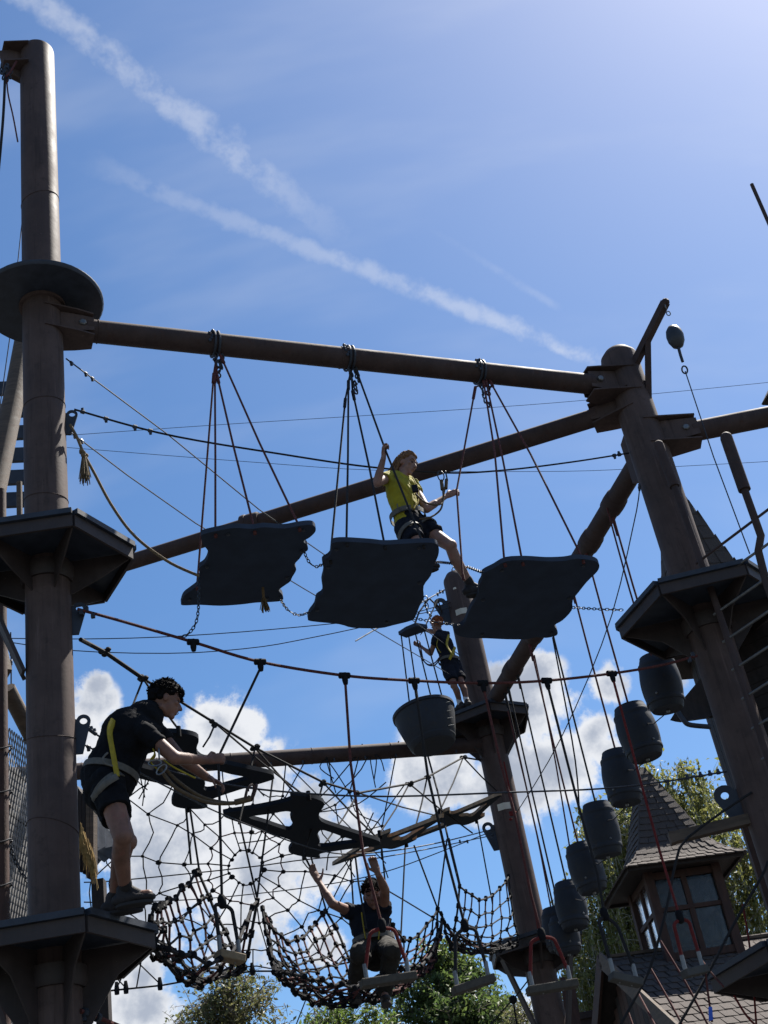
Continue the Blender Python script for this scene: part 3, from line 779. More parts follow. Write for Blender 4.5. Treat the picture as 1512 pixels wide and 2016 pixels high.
for t, z in ((0.985, 0.02), (0.97, -0.02), (0.02, -0.02), (0.035, 0.02), (0.05, -0.02)):
    c = catmull(rail, 200)[int(t * 199)]
    m = MB(); m.box(c + Z3 * z, (0.03, 0.025, 0.045)); m.build('clamp', M_STEEL, th, smooth=False)

SG = 'trapeze seats hanging from the handrail rope'
def swing(label, i, mid_px, fork_px, endA, endB, D, mt, hose, matseat=M_SEATWOOD):
    p0 = rail[i] - Z3 * 0.05
    mids = [AD(x, y, math.hypot(p0.x, p0.y) + (D - math.hypot(p0.x, p0.y)) * (k + 1) / (len(mid_px) + 1)) for k, (x, y) in enumerate(mid_px)]
    F = AD(*fork_px, D); A = AD(*endA, D - 0.06); B = AD(*endB, D + 0.06)
    th = thing('trapeze_seat', (A + B) / 2, label, 'trapeze', SG)
    m = MB(); m.tube([p0] + mids + [F], 0.011, 8); m.build('hanging_rope', mt, th)
    m = MB(); m.ball(F, (0.03, 0.03, 0.05), 10, 6); m.lathe([(0.02, -0.05), (0.032, -0.03), (0.032, 0.03), (0.02, 0.05)], F, (A - F + B - F).normalized(), 10); m.build('fork_block', M_KNOB, th)
    ax = (B - A).normalized()
    for E, sg in ((A, -1), (B, 1)):
        e = A.lerp(B, 0.12 if sg < 0 else 0.88) + Z3 * 0.1
        mid = F.lerp(e, 0.5) + ax * sg * 0.035 + Z3 * 0.035
        m = MB(); m.tube(catmull([F - Z3 * 0.02, F.lerp(mid, 0.5) + ax * sg * 0.03 + Z3 * 0.015, mid, e], 12), 0.0145, 8); m.build('side_hose', hose, th)
        m = MB(); m.tube([e + Z3 * 0.04, e - Z3 * 0.09], 0.017, 8); m.build('ferrule', M_GALV, th)
    m = MB(); s = ax.cross(Z3).normalized(); up = s.cross(ax)
    m.box((A + B) / 2, ((B - A).length, 0.1, 0.06), (ax, s, up)); sb = m.build('seat_bar', matseat, th, smooth=False)
    bv = sb.modifiers.new('soft_edges', 'BEVEL'); bv.width = 0.008; bv.segments = 2
    m = MB()
    for t in (0.3, 0.7): m.ball(A.lerp(B, t) - up * 0.031, 0.008, 6, 4)
    m.build('seat_screw', M_GALV, th)
swing('narrow pale trapeze seat on the rope gripped by the climber in black', 3, [(430, 1490), (434, 1650)], (437, 1775), (428, 1879), (478, 1890), 9.9, M_BLACK, M_BLACK, mat('new_seat_timber', (0.17, 0.125, 0.075), 0.75, 0.2, 6.0, 0.2, 40.0, stretch=(5, 1, 5)))
swing('trapeze seat with red hoses in front of the seated climber', 4, [(690, 1500), (715, 1680)], (752, 1822), (710, 1938), (818, 1922), 10.2, M_RED, M_BRIGHTRED)
swing('trapeze seat with black hoses before the dense tree top', 5, [(842, 1525), (880, 1690)], (915, 1822), (892, 1952), (972, 1926), 10.5, M_BLACK, M_BLACK)
swing('trapeze seat with bright red hoses in front of the far post', 6, [(985, 1500), (1015, 1610), (1045, 1760)], (1066, 1840), (1038, 1952), (1136, 1936), 10.7, M_RED, M_BRIGHTRED)
swing('grey trapeze seat before the gable of the shingled house', 7, [(1140, 1590), (1176, 1720)], (1190, 1800), (1202, 1922), (1262, 1936), 10.8, M_BLACK, M_BLACK, mat('grey_seat_timber', (0.06, 0.058, 0.054), 0.85, 0.2, 6.0, 0.2, 40.0))
swing('grey trapeze seat on red hoses before the turret windows', 8, [(1248, 1490), (1300, 1680)], (1338, 1805), (1346, 1918), (1390, 1908), 11.0, M_BRIGHTRED, M_BRIGHTRED, mat('grey_seat_timber', (0.2, 0.19, 0.17)))

# red tie on the far post
th = thing('red_tie_rope', AD(1012, 1605, 16.9), 'bright red cord knotted round the post below its pale notice', 'cord')
m = MB(); m.tube(catmull([AD(992, 1500, 16.85), AD(1008, 1575, 16.85), AD(1014, 1605, 16.8), AD(1030, 1680, 16.85), AD(1060, 1830, 16.9)], 20), 0.012, 6)
m.build('strand', M_BRIGHTRED, th)
m = MB()
for k in range(8): m.ball(AD(1012 + random.uniform(-7, 7), 1606 + random.uniform(-9, 9), 16.8), (0.025, 0.02, 0.02), 6, 4)
m.build('knot', M_BRIGHTRED, th)

# hemp rope with tassel
th = thing('hemp_rope', AD(140, 838, 9.3), 'thick hemp rope with frayed tassel from the tall post to the first board', 'rope')
hp = span([(138, 836), (152, 862), (165, 893), (185, 930), (220, 995), (265, 1055), (330, 1105), (392, 1134)], 9.3, 9.45)
m = MB(); m.tube(catmull(hp, 40), 0.0125, 8)
m.build('strand', M_HEMP, th)
kn = hp[2]; m = MB()
for k in range(6): m.ball(kn + Vector((random.uniform(-.02, .02), random.uniform(-.02, .02), random.uniform(-.035, .02))), 0.022, 8, 5)
m.build('knot', M_HEMP, th)
def tassel(parent, p, L, R, n=40):
    m = MB()
    for k in range(n):
        a = random.uniform(0, 6.28); r = R * math.sqrt(random.random())
        e = p + Vector((math.cos(a) * r, math.sin(a) * r, -L * random.uniform(0.82, 1.05)))
        m.tube([p + Vector((math.cos(a), math.sin(a), 0)) * r * 0.3, p.lerp(e, 0.5) + Vector((math.cos(a), math.sin(a), 0)) * r * 0.15, e], 0.0035, 4)
    return m.build('tassel', M_HEMP, parent)
tassel(th, kn - Z3 * 0.03, 0.26, 0.055, 60)
t2 = thing('rope_tassel', AD(520, 1180, 10.1), 'small frayed hemp tassel below the first board', 'tassel')
tassel(t2, AD(519, 1178, 10.15), 0.13, 0.045, 40)
m = MB(); m.tube([AD(519, 1178, 10.15), AD(517, 1150, 10.12)], 0.012, 6); m.build('strand', M_HEMP, t2)

# red and black ropes at the head of the tall post
th = thing('rope_bundle', AD(10, 140, 9.2), 'black and red ropes with shackles hanging from the head of the tallest post', 'rope')
m = MB(); shackles(m, AD(12, 128, 9.25), 5); shackles(m, AD(20, 135, 9.25), 3); shackles(m, AD(5, 130, 9.25), 4); m.build('shackle_cluster', M_STEEL, th)
for px, mt, r in (([(10, 150), (8, 200), (4, 260), (-6, 360), (-20, 430)], M_BLACK, 0.014), ([(13, 150), (16, 185), (26, 230), (35, 279)], M_RED, 0.008), ([(34, 118), (20, 142), (12, 150)], M_RED, 0.012)):
    m = MB(); m.tube(catmull(span(px, 9.25, 9.2), 14), r, 7); m.build('strand', mt, th)

# ================================================================== barrels
BG = 'barrels hanging in a row below the collared beam'
barrels = [(1300, 1348, 88, 118), (1260, 1443, 88, 116), (1221, 1533, 82, 110), (1184, 1636, 77, 106), (1158, 1710, 74, 98), (1123, 1784, 69, 92), (1097, 1832, 66, 84), (1112, 1842, 64, 74)]
blab = ['topmost barrel, hanging just under the ladder platform', 'second barrel below the ladder platform, crossed by a red rope', 'third barrel down, hanging beside the birch tree top', 'fourth barrel down, hanging clear beside the turret spire',
        'fifth barrel down, partly covered by the barrel above it', 'sixth barrel down, level with the turret eaves', 'seventh barrel down, half hidden at the far platform', 'last barrel of the row, mostly hidden behind its neighbours']
barrel_px_per_m = None
def barrel_mesh(h, r):
    prof = []
    for i in range(25):
        t = i / 24
        rr = r * (0.74 + 0.28 * math.sin(math.pi * (0.05 + 0.9 * t)) ** 0.9)
        if abs(t - 0.17) < 0.03 or abs(t - 0.83) < 0.03: rr *= 1.03
        prof.append((rr, h * t))
    prof = [(r * 0.7, 0.0), (r * 0.76, 0.0)] + prof[1:-1] + [(r * 0.78, h), (r * 0.77, h + 0.015), (r * 0.71, h + 0.015), (r * 0.69, h - 0.02)]
    return prof
for i, (px, py, w, h) in enumerate(barrels):
    c = AP(px, py, PR, barN)
    dep = (c - CAM).dot(ROT @ Vector((0, 0, -1)))
    R = w / FOC * dep / 2 * 0.9
    el = math.asin((c - CAM).normalized().z)
    H = (h / FOC * dep - 2 * R * 0.8 * math.sin(el)) / math.cos(el) * 1.08
    H = max(H, R * 2.0)
    base = c - Z3 * H / 2
    th = thing('barrel', base, blab[i], 'barrel', BG)
    side = Vector((math.cos(i * 1.3), math.sin(i * 1.3), 0))
    tilt = Vector((random.uniform(-0.1, 0.1), random.uniform(-0.08, 0.08), 1)).normalized()
    m = MB(); m.lathe(barrel_mesh(H, R), base, tilt, 32, side=side); m.build('barrel_shell', M_BARREL, th)
    for t in (0.16, 0.84):
        m = MB(); rr = R * (0.74 + 0.28 * math.sin(math.pi * (0.05 + 0.9 * t)) ** 0.9) * 1.03
        m.lathe([(rr, -0.022), (rr * 1.015, -0.015), (rr * 1.015, 0.015), (rr, 0.022)], base + tilt * H * t, tilt, 32); m.build('hoop', M_BARREL, th)
    m = MB()
    for a in (0.4, 2.0, 4.2):
        v = Vector((math.cos(a + i), math.sin(a + i), 0))
        m.ball(base + v * R * 0.96 + tilt * H * 0.22, 0.014, 6, 4)
    m.ball(base - tilt * 0.015, 0.022, 6, 4)
    m.build('eye_bolt', M_GALV, th)
    topz = ZB4 - 0.1
    tp = Vector((base.x, base.y, 0)) + tilt * (H + 0.01) + Z3 * base.z
    m = MB(); m.tube([Vector((tp.x, tp.y, topz)) - d4 * 0.02, tp.lerp(Vector((tp.x, tp.y, topz)), 0.5), tp], 0.011, 8); m.tube([Vector((tp.x, tp.y, topz)), Vector((tp.x, tp.y, topz - 0.25))], 0.018, 8)
    m.build('hanging_rope', M_RED if i in (0, 1, 2, 4) else M_BLACK, th)
    if i < 6:
        nx = AP(barrels[i + 1][0], barrels[i + 1][1], PR, barN)
        m = MB(); a = base - tilt * 0.02; b = nx + Z3 * 0.1
        m.tube([a, a.lerp(b, 0.5) - Z3 * 0.06, b], 0.006, 6); m.build('link_line', M_CABLE, th)
# loose upright ropes beside the barrels
for k, (px, mt, D) in enumerate((([(1195, 1000), (1245, 1180), (1283, 1292)], M_RED, 12.6), ([(1088, 1255), (1130, 1480), (1141, 1600)], M_BLACK, 14.6), ([(1052, 1290), (1090, 1480), (1130, 1720)], M_RED, 15.3), ([(1000, 1400), (1052, 1620), (1085, 1790)], M_RED, 16.4))):
    rope('hanging_rope', ('red rope dropping from the beam collar to the topmost barrel', 'black rope with a knot ending at the fourth barrel', 'rope dropping past the fifth barrel', 'rope dropping beside the far platform to the last barrels')[k], span(px, D, D), 0.01, mt, 'upright ropes beside the barrels', n=10)

# ================================================================== tub hanging by the far post
tb = AD(843, 1432, 16.2)
th = thing('hanging_tub', tb - Z3 * 0.4, 'dark round tub hung on ropes beside the red haired boy', 'tub')
dep = (tb - CAM).dot(ROT @ Vector((0, 0, -1)))
k = dep / FOC
tubax = (Z3 + Vector((-0.10, 0.05, 0))).normalized()
m = MB(); m.lathe([(0.02, 0.0), (0.27, 0.0), (0.3, 0.03), (0.345, 0.19), (0.39, 0.38), (0.405, 0.5), (0.385, 0.51), (0.37, 0.38), (0.31, 0.06), (0.02, 0.04)], tb - tubax * 0.27 - Z3 * 0.01, tubax, 40); m.build('tub_shell', M_BARREL, th)
m = MB(); m.lathe([(0.402, 0.47), (0.418, 0.48), (0.418, 0.52), (0.402, 0.53)], tb - tubax * 0.27 - Z3 * 0.01, tubax, 40); m.build('tub_rim', M_BARREL, th)
for j in range(4):
    a = math.radians(-70 - 0 * j); m = MB(); hz = (0.14, 0.24, 0.34, 0.46)[j]
    v = Vector((math.cos(math.radians(-42)), math.sin(math.radians(-42)), 0)); rr = 0.31 + 0.15 * hz
    m.tube([tb - tubax * 0.27 + tubax * hz + v * rr, tb - tubax * 0.27 + tubax * hz + v * (rr + 0.02) + Vector((0.06, 0.02, 0)), ], 0.007, 5); m.build('staple', M_GALV, th)
pl_c = AD(812, 1243, 16.2)
plate = [AZ(785, 1250, pl_c.z), AZ(800, 1256, pl_c.z), AZ(838, 1243, pl_c.z), AZ(842, 1236, pl_c.z), AZ(820, 1232, pl_c.z), AZ(800, 1240, pl_c.z)]
m = MB(); m.prism(plate, Z3 * 0.05); m.build('spreader_plate', M_BOARD, th, smooth=False)
rimc = tb + tubax * 0.34 - Z3 * 0.03
for (a, b) in (((790, 1252), (806, 1384)), ((805, 1254), (824, 1384)), ((818, 1248), (850, 1378)), ((835, 1240), (872, 1378))):
    m = MB(); q0 = AZ(*a, pl_c.z); q1 = AD(*b, 16.2); m.tube([q0, q1], 0.011, 6); m.build('hanging_rope', M_BLACK, th)
m = MB(); m.tube([AZ(812, 1242, pl_c.z + 0.05), AD(825, 1205, 16.3), AD(845, 1178, 16.6), PF + dirFL * 0.3 + Z3 * 11.0], 0.012, 6); m.tube([AZ(835, 1238, pl_c.z + 0.05), AD(862, 1180, 16.6), PF + dirFL * 0.3 + Z3 * 10.95], 0.01, 6); m.build('carrier_rope', M_BLACK, th)
m = MB(); shackles(m, AD(838, 1180, 16.5), 4, s=0.05); m.build('shackle', M_STEEL, th)
rope('wire_cable', 'bright clamped cable from the domed post head to the boards', span([(878, 1160), (850, 1175), (820, 1192), (700, 1262)], 17, 15), 0.009, M_GALV, CG, 'cable', clamps=(0.08, 0.14, 0.2), clampmat=M_STEEL)
rope('hanging_rope', 'black rope below the tub dropping to the net peak', span([(842, 1487), (862, 1560), (885, 1665), (905, 1745)], 16, 14.8), 0.013, M_BLACK, 'ropes of the lower bridge')

# ================================================================== lower bridge: rail, stepping boards
zig_px = [(152, 1240), (208, 1285), (282, 1336), (424, 1424), (502, 1472), (636, 1540), (706, 1561), (806, 1543), (841, 1530), (912, 1491), (952, 1466)]
zig = [EYE_B - Z3 * 0.28] + [AP(x, y, PL, lowN) for x, y in zig_px[1:-1]] + [PF + dirFL * 0.2 + Z3 * 8.62]
th = thing('handrail_rope', zig[0], 'knotted rope sagging from the tall post towards the hanging tub', 'rope')
m = MB(); m.tube(zig, 0.012, 8); m.tube(zig[:3], 0.018, 8); m.build('strand', M_BLACK, th)
m = MB()
for p in zig[1:-1]:
    for k in range(5): m.ball(p + Vector((random.uniform(-.03, .03), random.uniform(-.03, .03), random.uniform(-.02, .02))), (0.028, 0.028, 0.022), 6, 4)
m.build('knots', M_BLACK, th)
LG = 'ropes of the lower bridge'
def lz(*px): return [AP(x, y, PL, lowN) for x, y in px]
zz = [((282, 1336), (235, 1446), 'thin rope from the first knot down behind the shoulders of the climber in black'), ((282, 1336), (362, 1450), 'rope from the first knot down to the nearest forked board'),
      ((424, 1424), (400, 1470), 'short curved rope from the knot before the climber in black'), ((424, 1424), (604, 1570), 'rope slanting from the second knot to the middle of the second forked board'),
      ((502, 1472), (470, 1622), 'rope dropping from the third knot to the tip of the second forked board'), ((502, 1472), (655, 1640), 'rope slanting from the third knot across the second forked board'),
      ((636, 1540), (596, 1690), 'rope dropping from the fourth knot behind the second forked board'), ((636, 1540), (748, 1655), 'rope slanting from the fourth knot to the third board'),
      ((706, 1561), (640, 1660), 'rope falling back from the lowest knot of the sagging rope'), ((706, 1561), (868, 1608), 'rope from the lowest knot to the far end of the lit board'),
      ((806, 1543), (748, 1640), 'rope falling from the knot beside the tub rope'), ((806, 1543), (930, 1640), 'rope slanting from the knot beside the tub rope to the last board'),
      ((841, 1530), (818, 1628), 'rope dropping from the knot under the tub'), ((912, 1491), (870, 1588), 'rope from the last knot to the edge of the last board'), ((912, 1491), (984, 1563), 'rope from the last knot to the tip of the last board')]
for a, b, lab in zz:
    p = lz(a, b); rope('tie_rope', lab, [p[0], p[0].lerp(p[1], 0.5) - Z3 * 0.02, p[1]], 0.0095, M_BLACK, LG)

outer_uv = [(1, .02), (.97, -.08), (.6, -.40), (.3, -.68), (.2, -.82), (.22, -.93), (.1, -1), (-.1, -1), (-.2, -.9), (-.16, -.6), (-.2, -.44), (-.45, -.34), (-.75, -.18), (-.97, -.07), (-1, .02), (-.96, .1), (-.6, .42), (-.3, .72), (-.2, .86), (-.22, .95), (-.08, 1), (.1, 1), (.2, .9), (.15, .6), (.19, .38), (.42, .28), (.75, .17), (.97, .09)]
hole_r = [(.2, .1), (.16, -.1), (.2, -.3), (.18, -.46), (.26, -.48), (.45, -.31), (.7, -.08), (.5, .0), (.35, .07)]
hole_l = [(-x, -y) for x, y in hole_r]
M_FORK = mat('black_forked_board', (0.012, 0.016, 0.024), 0.85, 0.2, 4.0, 0.08, 60.0, spec=0.1)  # darker board colour, keeps the painted-in blue of the glare
def forked_board(label, c, tipL, tipR, s1, s2, n, edge=None):
    C0 = AP(*c, PL, lowN)
    def on(p): return AP(*p, C0, n)
    a, b, t, u = on(tipL), on(tipR), on(s1), on(s2)
    U = (b - a) / 2; V = (t - u) / 2; O = (a + b) / 2
    th = thing('forked_stepping_board', O, label, 'board', 'forked stepping boards of the lower bridge')
    loops = [smooth_loop(l, 3) for l in (outer_uv, hole_r, hole_l)]
    l3 = [[O + U * x + V * y + ((t + u) / 2 - O) * y * y for x, y in l] for l in loops]
    off = n if n.z > 0 else -n
    m = slab(l3, loops, off * 0.04); m.build('board', [M_FORK, edge or M_FORK], th)
    m = MB()
    for q in (t, u): m.lathe([(0.02, -0.03), (0.02, 0.06)], q, Z3, 8)
    m.build('rope_bush', M_KNOB, th)
    return O, U, V
F1 = forked_board('forked dark stepping board under the hands of the climber in black', (362, 1518), (182, 1503), (539, 1531), (352, 1444), (372, 1592), Z3)
F2 = forked_board('forked dark stepping board hanging free above the middle of the web', (600, 1628), (440, 1605), (748, 1661), (608, 1570), (598, 1686), Z3)
v = ray(760, 1650); sdw = Vector((v.y, -v.x, 0)).normalized()
hv = Vector((v.x, v.y, 0)).normalized()
def tilted(deg, roll=0):
    n = Z3 * math.cos(math.radians(deg)) - hv * math.sin(math.radians(deg)) + sdw * math.sin(math.radians(roll))
    return n.normalized()
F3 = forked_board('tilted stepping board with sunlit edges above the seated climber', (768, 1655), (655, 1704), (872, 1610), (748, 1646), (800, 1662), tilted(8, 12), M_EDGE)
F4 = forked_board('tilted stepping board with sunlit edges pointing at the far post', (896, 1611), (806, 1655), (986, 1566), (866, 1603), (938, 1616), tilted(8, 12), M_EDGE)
dn = [((366, 1590), (376, 1700), 'black rope between the nearest forked board and the first net, slack one'), ((374, 1592), (392, 1712), 'black rope holding the peak of the first hammock net'), ((537, 1533), (506, 1768), 'long rope from the tip of the nearest forked board to the first net'),
      ((600, 1686), (622, 1730), 'rope from the second forked board to the raised open hand'), ((612, 1686), (642, 1792), 'rope holding the peak of the middle hammock net'), ((470, 1610), (506, 1768), 'rope from the tip of the second forked board to the first net'),
      ((690, 1692), (696, 1790), 'thin rope between lit board and the shoulder of the seated climber'), ((752, 1672), (764, 1800), 'rope hanging beside the raised arm of the seated climber'), ((798, 1662), (788, 1870), 'long upright rope beside the seated climber'),
      ((815, 1664), (862, 1790), 'rope slanting to the far peak of the middle net'), ((880, 1652), (862, 1790), 'rope straight above the far peak of the middle net'), ((884, 1650), (908, 1750), 'rope holding the near corner of the last net'), ((940, 1618), (970, 1782), 'rope ending at the scalloped edge of the last net')]
for a, b, lab in dn:
    p = lz(a, b); rope('tie_rope', lab, [p[0], p[1]], 0.0095, M_BLACK, LG)
rope('wire_cable', 'cable slanting from the second forked board past the seated climber to the last net', lz((640, 1660), (760, 1720), (940, 1800))[0:0] + span([(720, 1728), (800, 1775), (940, 1860)], 13.4, 15.5), 0.008, M_CABLE, CG, 'cable')

# ================================================================== hammock nets
def hammock(label, L, B, Rr, nu, nv, mt, rr=0.009, knot=0.021, um=0.5, bulge=0.2):
    """net channel: left edge, bottom line and right edge as 3D point lists"""
    N = nv + 1
    l, b, r = catmull(L, N), catmull(B, N), catmull(Rr, N)
    th = thing('hammock_net', b[N // 2], label, 'net', 'hammock nets of the lower bridge')
    def S(u, v):
        t = v * nv; k = min(int(t), nv - 1); f = t - k
        p0, p1, p2 = l[k].lerp(l[k + 1], f), b[k].lerp(b[k + 1], f), r[k].lerp(r[k + 1], f)
        # U section
        q = (u - um) / um if u < um else (u - um) / (1 - um); e = abs(q) ** 2.2
        side = p0 if q < 0 else p2
        straight = p1 + (side - p1) * e
        lat = (side - p1); lat = lat - Z3 * lat.z
        return straight + lat * (abs(q) ** 0.9 - e) * bulge
    wob = {}
    def P(i, j):
        if (i, j) not in wob:
            p = S(i / nu, j / nv)
            sc = 0.013 if 0 < i < nu and 0 < j < nv else 0.008
            wob[(i, j)] = p + Vector((random.gauss(0, sc), random.gauss(0, sc), random.gauss(0, sc) - (0.02 if j % 2 else 0)))
        return wob[(i, j)]
    m = MB(); km = MB()
    for i in range(nu + 1):
        pts = [P(i, j) for j in range(nv + 1)]
        if i in (0, nu): continue
        m.tube(catmull(pts, nv * 2 + 1), rr, 6)
    m.build('net_rope', mt, th, kind='stuff')
    m = MB()
    for j in range(1, nv):
        pts = [P(i, j) for i in range(nu + 1)]
        m.tube(catmull(pts, nu * 2 + 1), rr, 6)
    m.build('net_cross_rope', M_RED if mt is M_BLACK else M_BLACK, th, kind='stuff')
    for pts in ([P(0, j) for j in range(nv + 1)], [P(nu, j) for j in range(nv + 1)], [P(i, 0) for i in range(nu + 1)], [P(i, nv) for i in range(nu + 1)]):
        m = MB(); m.tube(catmull(pts, len(pts) * 2), rr * 1.3, 7); m.build('rim_rope', M_BLACK, th)
    for i in range(nu + 1):
        for j in range(nv + 1):
            edge = i in (0, nu) or j in (0, nv)
            p = P(i, j)
            a = P(min(i + 1, nu), j) - P(max(i - 1, 0), j); a = a.normalized()
            s = knot * random.uniform(0.85, 1.15) * (1.25 if edge else 1.0)
            km.lathe([(s * 0.5, -s * 1.1), (s * 0.85, -s * 0.9), (s * 0.85, s * 0.9), (s * 0.5, s * 1.1)], p, a, 6)
    km.build('net_knots', M_KNOB, th, kind='stuff')
    return th
def tri(l): return [AD(*p) for p in l]
hammock('hammock net tied to the platform under the climber in black', tri([(301, 1786, 9.6), (340, 1768, 10.3), (391, 1713, 11.1)]), tri([(296, 1868, 9.5), (385, 1938, 10.2), (478, 1902, 10.9)]), tri([(335, 1868, 9.15), (440, 1885, 9.9), (507, 1768, 10.7)]), 12, 9, M_BLACK, um=0.68, rr=0.0095, knot=0.023)
hammock('middle hammock net in which a climber sits', tri([(513, 1788, 11.2), (575, 1852, 11.8), (642, 1791, 12.6)]), tri([(545, 1915, 10.9), (625, 1972, 11.4), (735, 1968, 12.0)]), tri([(600, 1922, 10.5), (700, 1938, 11.0), (775, 1905, 11.8)]), 14, 11, M_BLACK, um=0.74, rr=0.009, knot=0.022)
hammock('far part of the hammock net behind the seated climber', tri([(765, 1812, 12.6), (806, 1850, 13.0), (862, 1792, 13.6)]), tri([(735, 1966, 12.1), (790, 1945, 12.8), (850, 1900, 13.5)]), tri([(790, 1905, 12.0), (838, 1890, 12.6), (872, 1815, 13.4)]), 13, 8, M_RED, um=0.6)
hammock('last hammock net tied to the far post and its platform', tri([(906, 1746, 14.9), (958, 1770, 15.8), (1000, 1724, 16.8)]), tri([(888, 1868, 14.7), (945, 1876, 15.5), (1018, 1862, 16.6)]), tri([(868, 1800, 14.2), (905, 1845, 14.8), (975, 1858, 16.0)]), 14, 8, M_BLACK)

# ================================================================== spider web net below the level beam
webN = (PF - Vector((q5.x, q5.y, 0))).cross(Z3).normalized()
WB0 = AD(480, 1480, 16.2)
def wb(px, py): return AP(px, py, WB0, webN)
th = thing('web_net', wb(480, 1950), 'big round spider web net of dark rope behind the first hammock', 'net')
cx, cy = 484, 1708
rings = [33, 75, 118, 163, 213, 262]
nsp = 16
def wp(r, k):                                                   # spokes wander a little
    a = 2 * math.pi * k / nsp + 0.10 + 0.05 * math.sin(k * 2.3)
    rr = r * (1 + 0.05 * math.sin(k * 1.7 + r * 0.05) + 0.025 * math.sin(k * 5.3 + r * 0.21))
    a += 0.035 * math.sin(r * 0.037 + k * 3.1)
    return (cx + rr * math.cos(a) * 1.02, cy + rr * math.sin(a))
def inside(x, y):
    return y < 1960 - (x - 160) * 0.11 + 4 and y > 1492 - (x - 400) * 0.08 + 40 and x > 60
for k in range(nsp):
    pts = [wp(r, k) for r in rings]
    ends = [p for p in pts if inside(*p)]
    if len(ends) < 2: continue
    if math.sin(2 * math.pi * k / nsp) < -0.3:                   # upper spokes reach the beam
        x0, y0 = ends[-1]; x1 = x0 + (x0 - cx) * 0.12; ends.append((x1, 1490 - (x1 - 400) * 0.08))
    elif math.sin(2 * math.pi * k / nsp) > 0.5:
        x0, y0 = ends[-1]; x1 = x0 + (x0 - cx) * 0.08; ends.append((x1, 1957 - (x1 - 160) * 0.115))
    m = MB(); m.tube([wb(*p) for p in ends], 0.0085, 6); m.build('spoke', M_BLACK, th)
for ri, r in enumerate(rings):
    seg = []
    run = []
    for k in range(nsp + 1):
        p = wp(r, k); q = wp(r * (0.94 if ri else 1.0), k + 0.5)
        if inside(*p): run.append(wb(*p)); 
        else:
            if len(run) > 2: seg.append(run)
            run = []; continue
        if k < nsp and inside(*q): run.append(wb(*q))
    if len(run) > 2: seg.append(run)
    for rn in seg:
        m = MB(); m.tube(catmull(rn, len(rn) * 2), 0.0083, 6); m.build('ring_rope', M_BLACK if ri != 1 else M_RED, th)
m = MB()
for r in rings:
    for k in range(nsp):
        p = wp(r, k)
        if inside(*p):
            s = random.uniform(0.028, 0.042) if (k + int(r)) % 3 == 0 else 0.024
            m.ball(wb(*p), (s, s, s * 0.8), 6, 4)
m.build('knots', M_KNOB, th, kind='stuff')
bl = [(165, 1956), (240, 1948), (318, 1940), (390, 1927), (498, 1912), (560, 1912), (620, 1908), (760, 1880)]
m = MB(); m.tube([wb(*p) for p in bl], 0.011, 6); m.build('foot_rope', M_BLACK, th)
m = MB()
for px in ((230, 1949), (248, 1947), (315, 1940), (390, 1926), (497, 1911)): m.lathe([(0.03, -0.05), (0.035, 0), (0.02, 0.09)], wb(*px), Z3, 6)
m.build('tee_connectors', M_KNOB, th, kind='stuff')
extra = [[(640, 1492), (668, 1530), (740, 1650)], [(730, 1478), (690, 1540), (560, 1640), (470, 1660)], [(700, 1490), (640, 1560), (590, 1600)], [(560, 1500), (660, 1600), (760, 1700)], [(620, 1600), (700, 1585), (760, 1540)],
         [(285, 1570), (270, 1500), (262, 1460)], [(180, 1790), (178, 1740), (215, 1700), (262, 1660)], [(165, 1737), (240, 1733), (484, 1708), (620, 1690), (740, 1684)], [(165, 1776), (300, 1780)], [(225, 1785), (215, 1735), (240, 1710)],
         [(195, 1890), (248, 1945)], [(270, 1860), (230, 1945)], [(256, 1880), (316, 1938)], [(545, 1600), (600, 1500)], [(498, 1870), (498, 1910)], [(735, 1600), (690, 1700), (640, 1800)], [(800, 1540), (720, 1650), (650, 1740)]]
for e in extra:
    m = MB(); m.tube(catmull([wb(*p) for p in e], 10), 0.008, 6); m.build('stay_rope', M_BLACK, th)
for px in ((642, 1492), (732, 1480), (488, 1500), (282, 1512)):           # loose tied ends at the beam
    m = MB()
    for k in range(3):
        q = wb(*px); m.tube(catmull([q, q + Vector((random.uniform(-.1, .1), 0, -0.12)), q + Vector((random.uniform(-.16, .16), 0, -0.3 - 0.1 * k))], 8), 0.008, 5)
    m.ball(wb(*px), 0.03, 6, 4); m.build('tied_end', M_BLACK, th)

# ================================================================== turret, house and other wooden buildings
def shingle_mesh(name, w, l, t=0.018):
    m = MB()
    vs = [(-w/2, 0, 0), (w/2, 0, 0), (w/2, l, 0), (-w/2, l, 0), (-w/2, 0, t * 1.6), (w/2, 0, t), (w/2, l, t * 0.4), (-w/2, l, t * 0.4)]
    m.add(vs, [(3, 2, 1, 0), (4, 5, 6, 7), (0, 1, 5, 4), (1, 2, 6, 5), (2, 3, 7, 6), (3, 0, 4, 7)])
    return m.mesh(name, M_SHINGLE, smooth=False)
SH = [shingle_mesh('shingle', w, 0.3) for w in (0.9, 1.0, 1.1)]
class Shingler:
    """lays single shingles on a roof part; past the limit the rest go into one joined part"""
    def __init__(s, parent, limit=290): s.p = parent; s.n = 0; s.limit = limit; s.rest = MB()
    def put(s, pos, X, Y, N, w, l):
        Y = (Y + N * random.uniform(0.03, 0.09)).normalized() if False else Y
        if s.n < s.limit:
            o = bpy.data.objects.new('shingle', random.choice(SH)); COL.objects.link(o)
            o.parent = s.p
            M = Matrix.Identity(4)
            ll = l / 0.3
            for r in range(3):
                M[r][0] = X[r] * w; M[r][1] = Y[r] * ll; M[r][2] = N[r]; M[r][3] = (pos - ORIG[s.p.name])[r]
            o.matrix_local = M; s.n += 1
        else:
            s.rest.box(pos + Y * l / 2 + N * 0.012, (w * 0.97, l, 0.016), (X, Y, N))
    def done(s):
        if s.rest.v: s.rest.build('shingle_field', M_SHINGLE, s.p, smooth=False, kind='stuff')

